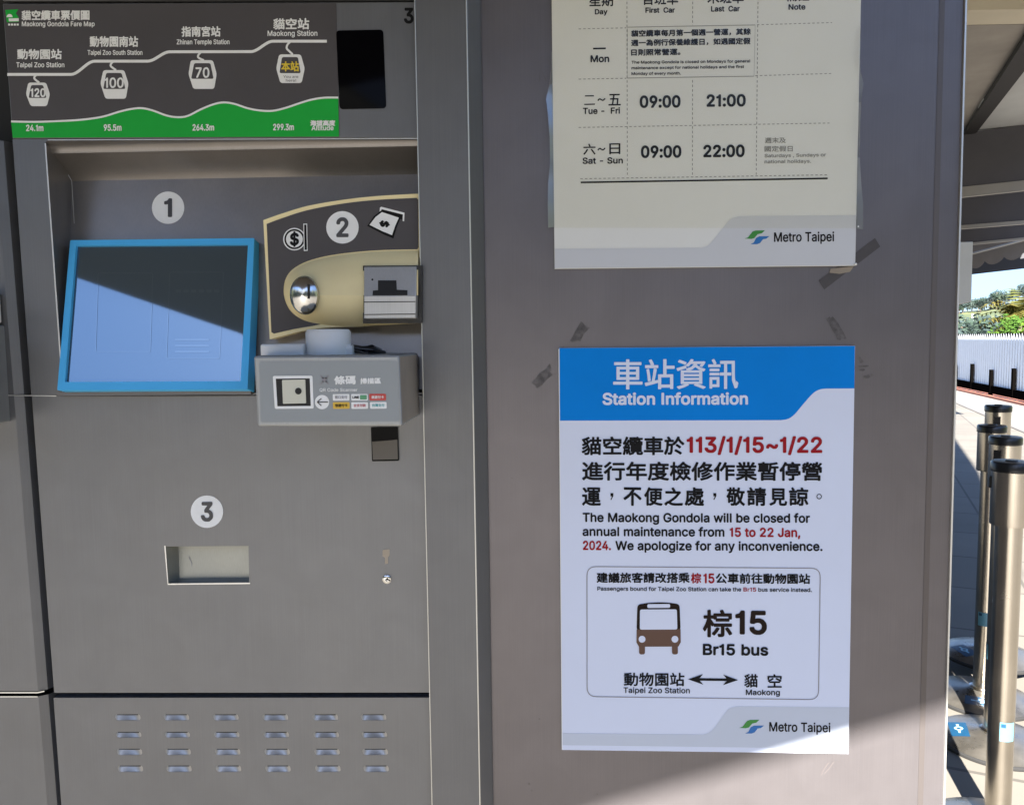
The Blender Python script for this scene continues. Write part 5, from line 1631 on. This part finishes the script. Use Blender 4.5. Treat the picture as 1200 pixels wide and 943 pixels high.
def sticker_on(z0, z1, a0, a1, r):
    g = MB()
    g.smooth = True
    n = 10
    for k in range(n):
        u, v = a0 + (a1 - a0) * k / n, a0 + (a1 - a0) * (k + 1) / n
        g.face([(r * math.cos(u), r * math.sin(u), z0), (r * math.cos(v), r * math.sin(v), z0), (r * math.cos(v), r * math.sin(v), z1), (r * math.cos(u), r * math.sin(u), z1)])
    return g


def cone_z(r):
    pr = [(0.152, 0.012), (0.145, 0.017), (0.10, 0.026), (0.05, 0.034), (0.034, 0.04)]
    for (r0, h0), (r1, h1) in zip(pr, pr[1:]):
        if r1 <= r <= r0:
            return h0 + (h1 - h0) * (r0 - r) / (r0 - r1)
    return 0.012


def make_stanchion():
    t = thing('stanchion', 'x', 'stanchion', (0, 0, 0), 'retractable belt stanchions standing close together')
    g = MB()
    g.lathe((0, 0, 0), [(0.155, 0), (0.157, 0.003), (0.157, 0.009), (0.152, 0.0121)], 64)
    b0 = g.build('base_rim', 'rubber', t)
    g = MB()
    g.lathe((0, 0, 0), [(0.152, 0.012), (0.145, 0.017), (0.10, 0.026), (0.05, 0.034), (0.034, 0.04)], 64)
    bs = g.build('base', 'base', t)
    # sticker on the base: blue label with a pale mark
    g = MB()

    def bp2(u, v, e):
        d = Vector((math.cos(R(205)), math.sin(R(205)), 0))
        s = Vector((-d.y, d.x, 0))
        p = d * (0.095 + v) + s * u
        return Vector((p.x, p.y, cone_z(p.length) + e))
    for i in range(6):
        for j in range(4):
            u0, u1 = -0.045 + i * 0.015, -0.03 + i * 0.015
            v0, v1 = -0.028 + j * 0.012, -0.016 + j * 0.012
            g.face([bp2(u0, v0, .0008), bp2(u1, v0, .0008), bp2(u1, v1, .0008), bp2(u0, v1, .0008)])
    st = g.build('base_sticker', 'blue_sticker', bs)
    g = MB()
    for c, r0, r1 in ((0.0, 0.006, 0.012),):
        for k in range(16):
            a, b = 2 * math.pi * k / 16, 2 * math.pi * (k + 1) / 16
            g.face([bp2(c + r0 * math.cos(a), -0.004 + r0 * math.sin(a), .0016), bp2(c + r1 * math.cos(a), -0.004 + r1 * math.sin(a), .0016),
                    bp2(c + r1 * math.cos(b), -0.004 + r1 * math.sin(b), .0016), bp2(c + r0 * math.cos(b), -0.004 + r0 * math.sin(b), .0016)])
    for a, b in ((0.012, 0.028), (-0.028, -0.012)):
        g.face([bp2(a, -0.008, .0016), bp2(b, -0.006, .0016), bp2(b, -0.001, .0016), bp2(a, 0.0, .0016)])
    g.build('sticker_mark', 'white_mark', st)
    g = MB()
    g.lathe((0, 0, 0), [(0.037, 0.036), (0.037, 0.043), (0.029, 0.045)], 40)
    g.build('collar', 'brushed', t)
    g = MB()
    g.lathe((0, 0, 0), [(0.0275, 0.04), (0.0275, 0.775)], 48)
    pole = g.build('pole', 'brushed', t)
    g = sticker_on(0.255, 0.30, R(165), R(232), 0.0281)
    ps = g.build('pole_sticker', 'sky_sticker', pole)
    g = sticker_on(0.288, 0.297, R(170), R(190), 0.0286)
    g.build('sticker_print', 'blue_sticker', ps)
    g = MB()
    g.lathe((0, 0, 0), [(0.030, 0.760), (0.0395, 0.762), (0.040, 0.766), (0.040, 0.888)], 48)
    hd = g.build('head', 'brushed', t)
    for a in (R(258), R(78)):
        g = MB()
        d = Vector((math.cos(a), math.sin(a), 0))
        s = Vector((-d.y, d.x, 0))
        for (w_, z0, z1, ex) in ((0.010, 0.845, 0.872, 0.0022),):
            o = d * 0.036 - s * w_ + Vector((0, 0, z0))
            g.obox(o, s * w_ * 2, d * (0.004 + ex), Vector((0, 0, z1 - z0)))
        g.build('belt_slot', 'black', hd)
    g = MB()
    g.lathe((math.cos(R(262)) * 0.0392, math.sin(R(262)) * 0.0392, 0.785), [(0.002, 0), (0.0018, 0.0012), (0, 0.0014)], 10, (math.cos(R(262)), math.sin(R(262)), 0))
    g.build('screw', 'black', hd)
    g = MB()
    g.lathe((0, 0, 0), [(0.0405, 0.886), (0.0425, 0.888), (0.0425, 0.905), (0.040, 0.909), (0.030, 0.9098), (0.014, 0.9098), (0.012, 0.912), (0.0, 0.912)], 48)
    g.build('cap', 'cap', t)
    return t


def copy_tree(o, parent=None):
    c = o.copy()
    COL.objects.link(c)
    c.parent = parent
    for ch_ in list(o.children):
        copy_tree(ch_, c)
    return c


st0 = make_stanchion()
spots = [((1186.0, 532, 1.80), 70, 'nearest steel stanchion, at the right picture edge, pale blue sticker low on its pole'),
         ((1178.5, 513, 2.24), -45, 'second steel stanchion from the front, half hidden by the nearest one'),
         ((1162.5, 500, 2.52), 35, 'steel stanchion standing leftmost of the group, with a small blue sticker on its pole'),
         ((1169.5, 488, 2.76), -20, 'farthest steel stanchion, only its capped head showing above the others')]
for i, ((px, py, dep), rz, lab) in enumerate(spots):
    o = st0 if i == 0 else copy_tree(st0)
    p = D(px, py, dep)
    o.location = (p.x, p.y, p.z - 0.912)
    if abs(o.location.z) < 0.02:
        o.location.z = 0.0
    if i == 3:
        o.location.z = max(o.location.z, 0.042)
    o.rotation_euler.z = R(rz)
    o['label'] = lab

# ------------------------------------------------------------------ fence along the plaza's edge
M['fencewhite'] = mat('white_corrugated_panel', (0.78, 0.80, 0.82), 0.5, var=0.04, vscale=6)
M['fenceblack'] = mat('black_fence_steel', (0.0025, 0.0022, 0.002), 0.8, spec=0.0)
M['gapsheet'] = mat('added_gap_sheet', (0.30, 0.32, 0.34), 0.6)  # grey sheet added so gaps between boards read as shaded stripes
fence = thing('fence', 'white fence of pointed vertical boards with black posts and bottom rail', 'fence', tuple((FA + FB) / 2))
fn = Vector((-fd.y, fd.x, 0))
if fn.x > 0:
    fn = -fn
FP = Plane(f0, fn)
ts = [(FP.at(px, 450) - FA).dot(fd) for px in (1141.5, 1164.5, 1191)]
sp = (ts[2] - ts[0]) / 2
npk = 9
k0, k1 = -int((ts[1]) / sp) + 1, int(((FB - FA).length - ts[1]) / sp)
zf = 0.05
for k in range(k0, k1):
    t0 = ts[1] + k * sp
    g = MB()
    w_ = sp / npk
    for j in range(npk):
        a = FA + fd * (t0 + j * w_ + w_ * 0.10)
        m_ = a + fd * (w_ * 0.40) + fn * 0.012
        b = a + fd * (w_ * 0.80)
        z0, z1, z2 = Vector((0, 0, zf + 0.10)), Vector((0, 0, 1.10)), Vector((0, 0, 1.215))
        g.cur = 0
        g.face([a + z0, m_ + z0, m_ + z2, a + z1])
        g.face([m_ + z0, b + z0, b + z1, m_ + z2])
        bb = -fn * 0.006
        g.face([a + z0 + bb, b + z0 + bb, b + z1 + bb, m_ + z2 + bb, a + z1 + bb])
    g.cur = 1
    a, b = FA + fd * t0 - fn * 0.02, FA + fd * (t0 + sp) - fn * 0.02
    g.face([a + z0, b + z0, b + Vector((0, 0, 1.12)), a + Vector((0, 0, 1.12))])
    g.build('board_panel', ['fencewhite', 'gapsheet'], fence)
    g = MB()
    o = FA + fd * (t0 - 0.045) + fn * 0.024
    g.obox(o + Vector((0, 0, zf - 0.02 if k % 2 == 0 else zf + 0.05)), fd * 0.09, fn * 0.05, Vector((0, 0, 0.50)))
    g.build('post', 'fenceblack', fence)
g = MB()
g.obox(FA + fd * (ts[1] + k0 * sp) + fn * 0.026 + Vector((0, 0, zf + 0.03)), fd * (k1 - k0) * sp, fn * 0.04, Vector((0, 0, 0.15)))
g.build('bottom_rail', 'fenceblack', fence)
g = MB()
g.obox(FA + fd * (ts[1] + k0 * sp) - fn * 0.022 + Vector((0, 0, 1.06)), fd * (k1 - k0) * sp, fn * -0.04, Vector((0, 0, 0.15)))
g.build('dark_notch_strip', 'fenceblack', fence)  # added strip that makes the notches between board tops read dark

# ------------------------------------------------------------------ the station's canopy roof
M['soffit'] = mat('brown_grey_soffit', (0.075, 0.064, 0.057), 0.7, var=0.22, vscale=1.8, bump=0.1, bscale=14)  # main soffit kept darker to dim its reflections in screen and wall
M['creambeam'] = mat('cream_beam', (0.56, 0.50, 0.38), 0.6, var=0.06)
M['darkbeam'] = mat('dark_brown_beam', (0.012, 0.010, 0.010), 0.7, var=0.1)
M['paleslab'] = mat('pale_soffit_board', (0.50, 0.51, 0.51), 0.6, var=0.12, vscale=1.5)
M['darkboard'] = mat('dark_slate_board', (0.075, 0.072, 0.082), 0.6, var=0.12, vscale=2)
M['palestrip'] = mat('pale_strip', (0.34, 0.325, 0.30), 0.6, var=0.06)
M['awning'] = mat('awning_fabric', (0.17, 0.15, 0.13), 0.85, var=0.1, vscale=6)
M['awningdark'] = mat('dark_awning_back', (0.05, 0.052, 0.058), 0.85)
ZR = 2.9
roof = thing('canopy_roof', 'large canopy roof over the kiosk, its beams and soffit seen at the upper right', 'canopy', (0, 1, 2.9))
rp = [(-5.0, -0.12), (-2.66, -2.62), (-1.96, -3.37), (-1.75, -4.30), (-0.69, -3.77), (-0.07, -3.50), (0.47, -2.99), (0.67, -2.77), (1.46, -1.71), (2.87, 1.27), (3.79, 3.45), (5.3, 7.0), (2.6, 8.2), (-5.0, 8.2)]  # unseen front outline shaped by its shadow; one corner pushed out to block sun
g = MB()
lo = [Vector((x, y, ZR)) for x, y in rp]
hi = [Vector((x, y, ZR + 0.16)) for x, y in rp]
g.tess([lo], [rp])
g.tess([hi], [rp])
for i in range(len(rp)):
    j = (i + 1) % len(rp)
    g.face([lo[i], lo[j], hi[j], hi[i]])
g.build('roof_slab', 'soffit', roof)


def hung(name, m, pts, z, thick=None):
    """a flat piece under the roof whose underside is the plane at height z"""
    g = MB()
    pl = Plane((0, 0, z), (0, 0, -1))
    g.plate(pl, pts, depth=thick or (ZR - 0.002 - z))
    return g.build(name, m, roof)


hung('white_board', 'paleslab', [(1105, -50), (1216, -50), (1216, 4.5), (1105, 7.5)], 2.87)
hung('cream_beam', 'creambeam', [(1105, 12.6), (1216, 10.8), (1216, 28), (1105, 30)], 2.82)
M['litsoffit'] = mat('lit_soffit_copy', (0.30, 0.272, 0.24), 0.7, var=0.2, vscale=1.8, bump=0.1, bscale=14)  # same soffit in a lighter colour, standing in for light bounced onto it
hung('lit_soffit_piece', 'litsoffit', [(1105, 30.5), (1216, 28.5), (1216, 40), (1127, 178), (1105, 178)], 2.87)
hung('dark_beam', 'darkbeam', [(1118, 176), (1222, 14), (1222, 56), (1127, 178)], 2.83)
hung('pale_soffit', 'paleslab', [(1124, 171), (1160, 168.5), (1180, 151), (1232, 148), (1232, 30), (1150, 120)], 2.86)


def fascia(name, m, pts, ref, depth, e=0.0, par=None):
    pl = Plane(D(*ref), -BX)
    g = MB()
    g.plate(pl, pts, depth=depth, e=e)
    return g.build(name, m, par or roof)


fascia('dark_fascia', 'darkboard', [(1100, 160), (1236, 142), (1236, 209), (1100, 223)], (1150, 190, 6.4), 0.05)
fascia('pale_strip', 'palestrip', [(1100, 222), (1236, 207.6), (1236, 219.4), (1100, 234)], (1150, 190, 6.4), 0.05, 0.012)
fascia('dark_fascia', 'darkboard', [(1100, 170), (1236, 150), (1236, 258), (1100, 268)], (1150, 230, 7.0), 0.05)
fascia('pale_strip', 'palestrip', [(1100, 266), (1236, 255.4), (1236, 259.6), (1100, 270.4)], (1150, 230, 7.0), 0.05, 0.012)
fascia('dark_fascia', 'darkboard', [(1100, 190), (1236, 170), (1236, 278), (1100, 289)], (1150, 250, 7.6), 0.05)
fascia('pale_strip', 'palestrip', [(1100, 288), (1236, 274.6), (1236, 277.4), (1100, 290.6)], (1150, 250, 7.6), 0.05, 0.012)
# awning with a scalloped edge
aw = thing('awning', 'brown awning with a scalloped edge hanging from the far end of the canopy', 'awning', tuple(D(1165, 295, 8.6)))
pts = [(1236, 262), (1100, 282)]
edge = []
cusps = [(1100, 322), (1118, 315), (1136, 310.6), (1154.2, 306), (1177, 300.8), (1199.5, 296), (1222, 291), (1236, 288)]
for (x0, y0), (x1, y1) in zip(cusps, cusps[1:]):
    for k in range(8):
        t = k / 8
        edge.append((x0 + (x1 - x0) * t, y0 + (y1 - y0) * t + 6.0 * math.sin(math.pi * t) ** 0.7))
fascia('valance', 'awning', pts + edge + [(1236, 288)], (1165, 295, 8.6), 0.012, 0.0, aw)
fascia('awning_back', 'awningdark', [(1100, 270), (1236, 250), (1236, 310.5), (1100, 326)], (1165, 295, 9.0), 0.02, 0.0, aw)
g = MB()
g.tube([D(1118, 302.6, 8.4), D(1236, 272, 8.4)], 0.012, 8)
g.build('awning_rod', 'palestrip', aw)

# pale box hanging beside the wall's edge
bx = thing('sign_box', 'pale blank box sign seen edge-on past the wall, under the canopy', 'sign', tuple(D(1118, 320, 4.2)))
g = MB()
pl = Plane(D(1130, 320, 4.2), (0, -1, 0))
g.plate(pl, [(1108, 284), (1140.4, 283.2), (1138.6, 353.6), (1108, 361)], depth=0.10)
g.build('panel', mat('pale_box', (0.60, 0.60, 0.55), 0.55, var=0.05), bx, bevel=0.004, merge=True)
g = MB()
c = D(1112, 320, 4.26)
g.lathe((c.x, c.y, 0), [(0.02, 0), (0.02, 2.9)], 14)
g.build('pole', 'fenceblack', bx)


# ------------------------------------------------------------------ trees beyond the fence
def leafmat(name, c):
    m = mat(name, c, 0.8, var=0.25, vscale=1.2, spec=0.05)
    return m


LEAF = {'dark': (leafmat('dark_leaves', (0.03, 0.046, 0.036)), leafmat('mid_leaves', (0.052, 0.072, 0.05))),  # dark and blue kinds carry a bluish tint painted in for distance haze
        'blue': (leafmat('haze_tinted_leaves', (0.036, 0.052, 0.05)), leafmat('pale_haze_leaves', (0.062, 0.082, 0.072))),
        'gold': (leafmat('golden_leaves', (0.105, 0.092, 0.024)), leafmat('olive_leaves', (0.06, 0.066, 0.018))),
        'bright': (leafmat('bright_leaves', (0.055, 0.10, 0.012)), leafmat('green_leaves', (0.032, 0.07, 0.012)))}
M['bark'] = mat('bark', (0.10, 0.08, 0.06), 0.9, var=0.2, vscale=3)


def make_tree(kind, w, h, n, leaf, seed, name='tree'):
    rnd = random.Random(seed)
    t = thing(name, 'x', 'tree')
    g = MB()
    g.tube([(0, 0, -0.3), (0.03 * w, 0.02 * w, h * 0.3), (-0.02 * w, 0, h * 0.55), (0, 0, h * 0.8)], 0.035 * w, 8)
    for k in range(4):
        a = rnd.uniform(0, 6.28)
        g.tube([(0, 0, h * 0.35), (math.cos(a) * w * 0.2, math.sin(a) * w * 0.2, h * 0.55), (math.cos(a) * w * 0.34, math.sin(a) * w * 0.34, h * 0.7)], 0.016 * w, 6)
    g.build('trunk', 'bark', t)
    g = MB()
    lobes = [(rnd.uniform(-.33, .33) * w, rnd.uniform(-.33, .33) * w, h * rnd.uniform(.42, .84), w * rnd.uniform(.16, .28)) for _ in range(11)]
    for i in range(n):
        lx_, ly_, lz_, lr = lobes[i % len(lobes)]
        d = Vector((rnd.gauss(0, 1), rnd.gauss(0, 1), rnd.gauss(0, .8))).normalized() * lr * rnd.uniform(.55, 1.05)
        p = Vector((lx_, ly_, lz_)) + d
        a = Vector((rnd.uniform(-1, 1), rnd.uniform(-1, 1), rnd.uniform(-.7, .7))).normalized() * leaf * rnd.uniform(.6, 1.2)
        b = a.orthogonal().normalized() * leaf * rnd.uniform(.3, .55)
        g.cur = 0 if (i % len(lobes)) % 3 else 1
        g.face([p - a, p - b * 0.9, p + a, p + b])
    g.build('crown', list(LEAF[kind]), t)
    return t


def plant(t, s, tt_, lab, group, scale=1.0, rz=0.0):
    p = WD * s + WT * tt_
    t.location = (p.x, p.y, hill_h(s, tt_) - 0.1)
    t.scale = (scale, scale, scale)
    t.rotation_euler.z = rz
    t['label'] = lab
    if group:
        t['group'] = group
    return t


def at_px(px, s):
    """how far sideways a thing at distance s stands to be seen at photo column px"""
    d = ray(px, 394)
    d = Vector((d.x, d.y, 0))
    # CAM + d*k such that its WD component equals s
    k = (s - (CAM.x * WD.x + CAM.y * WD.y)) / (d.x * WD.x + d.y * WD.y)
    q = Vector((CAM.x, CAM.y, 0)) + d * k
    return q.x * WT.x + q.y * WT.y


rnd = random.Random(5)
T1 = make_tree('blue', 8.0, 7.5, 1500, 0.42, 1)
T2 = make_tree('dark', 6.5, 8.5, 1400, 0.40, 2)
first = {id(T1): True, id(T2): True}


def use(t):
    if first.pop(id(t), None):
        return t
    return copy_tree(t)


for i in range(26):
    px = 1090 + i * 5.4 + rnd.uniform(-2, 2)
    s = 196 + rnd.uniform(-6, 10)
    plant(use(T1 if i % 2 else T2), s, at_px(px, s), 'grey-green tree standing on the skyline ridge of the hill', 'trees on the ridge', rnd.uniform(0.28, 0.52), rnd.uniform(0, 6))
for i, px in enumerate((1092, 1112, 1119, 1128, 1138, 1145, 1152, 1160, 1168, 1177, 1187, 1196, 1208, 1224)):
    s = 92 + rnd.uniform(-8, 8)
    plant(use(T1 if i % 3 else T2), s, at_px(px, s), 'dark bushy tree low on the slope right above the fence', 'trees low on the slope', rnd.uniform(0.72, 0.95), rnd.uniform(0, 6))
for i, px in enumerate((1100, 1110, 1122, 1133, 1150, 1166, 1183, 1200, 1216)):
    s = 66 + rnd.uniform(-5, 5)
    plant(use(T2 if i % 2 else T1), s, at_px(px, s), 'blue-grey tree just behind the fence, below the grassy slope', 'trees just behind the fence', rnd.uniform(0.66, 0.80), rnd.uniform(0, 6))

# golden feathery tree and the bright bush in front of it
gt = thing('palm_tree', 'golden feathery palm-like tree rising above the right end of the fence', 'tree')
g = MB()
g.tube([(0, 0, -0.4), (0.05, 0, 1.4), (0.0, 0.05, 2.6)], 0.09, 8)
g.build('trunk', 'bark', gt)
g = MB()
rnd = random.Random(11)
for i in range(90):
    a = rnd.uniform(0, 2 * math.pi)
    el = rnd.uniform(-0.2, 1.35)
    L = rnd.uniform(0.9, 1.5)
    p = Vector((0, 0, 2.4 + rnd.uniform(-0.5, 0.2)))
    d = Vector((math.cos(a) * math.cos(el), math.sin(a) * math.cos(el), math.sin(el)))
    g.cur = i % 3 == 0
    for k in range(9):
        d = (d + Vector((0, 0, -0.13))).normalized()
        q = p + d * L / 9
        s = d.cross(Vector((0, 0, 1))).normalized()
        for sg in (-1, 1):
            tip = p + s * sg * 0.34 + d * 0.16 + Vector((0, 0, -0.10))
            g.face([p, p + d * 0.09, tip])
        p = q
g.build('crown', list(LEAF['gold']), gt)
plant(gt, 40, at_px(1193, 40), gt['label'], None, 1.15)
gt.location.z = -0.9
b1 = make_tree('bright', 2.0, 1.75, 1100, 0.10, 8, 'bush')
plant(b1, 34, at_px(1195, 34), 'bright green bush showing over the fence top at the right', None, 1.0)
b1['category'] = 'bush'
b1.location.z = 0.15
up_ = thing('utility_pole', 'thin pale utility pole on the grassy slope beside the box sign', 'pole')
g = MB()
g.tube([(0, 0, -0.5), (0, 0, 5.2)], 0.13, 8)
g.build('pole', 'paleslab', up_)
s = 120
plant(up_, s, at_px(1139, s), up_['label'], None)
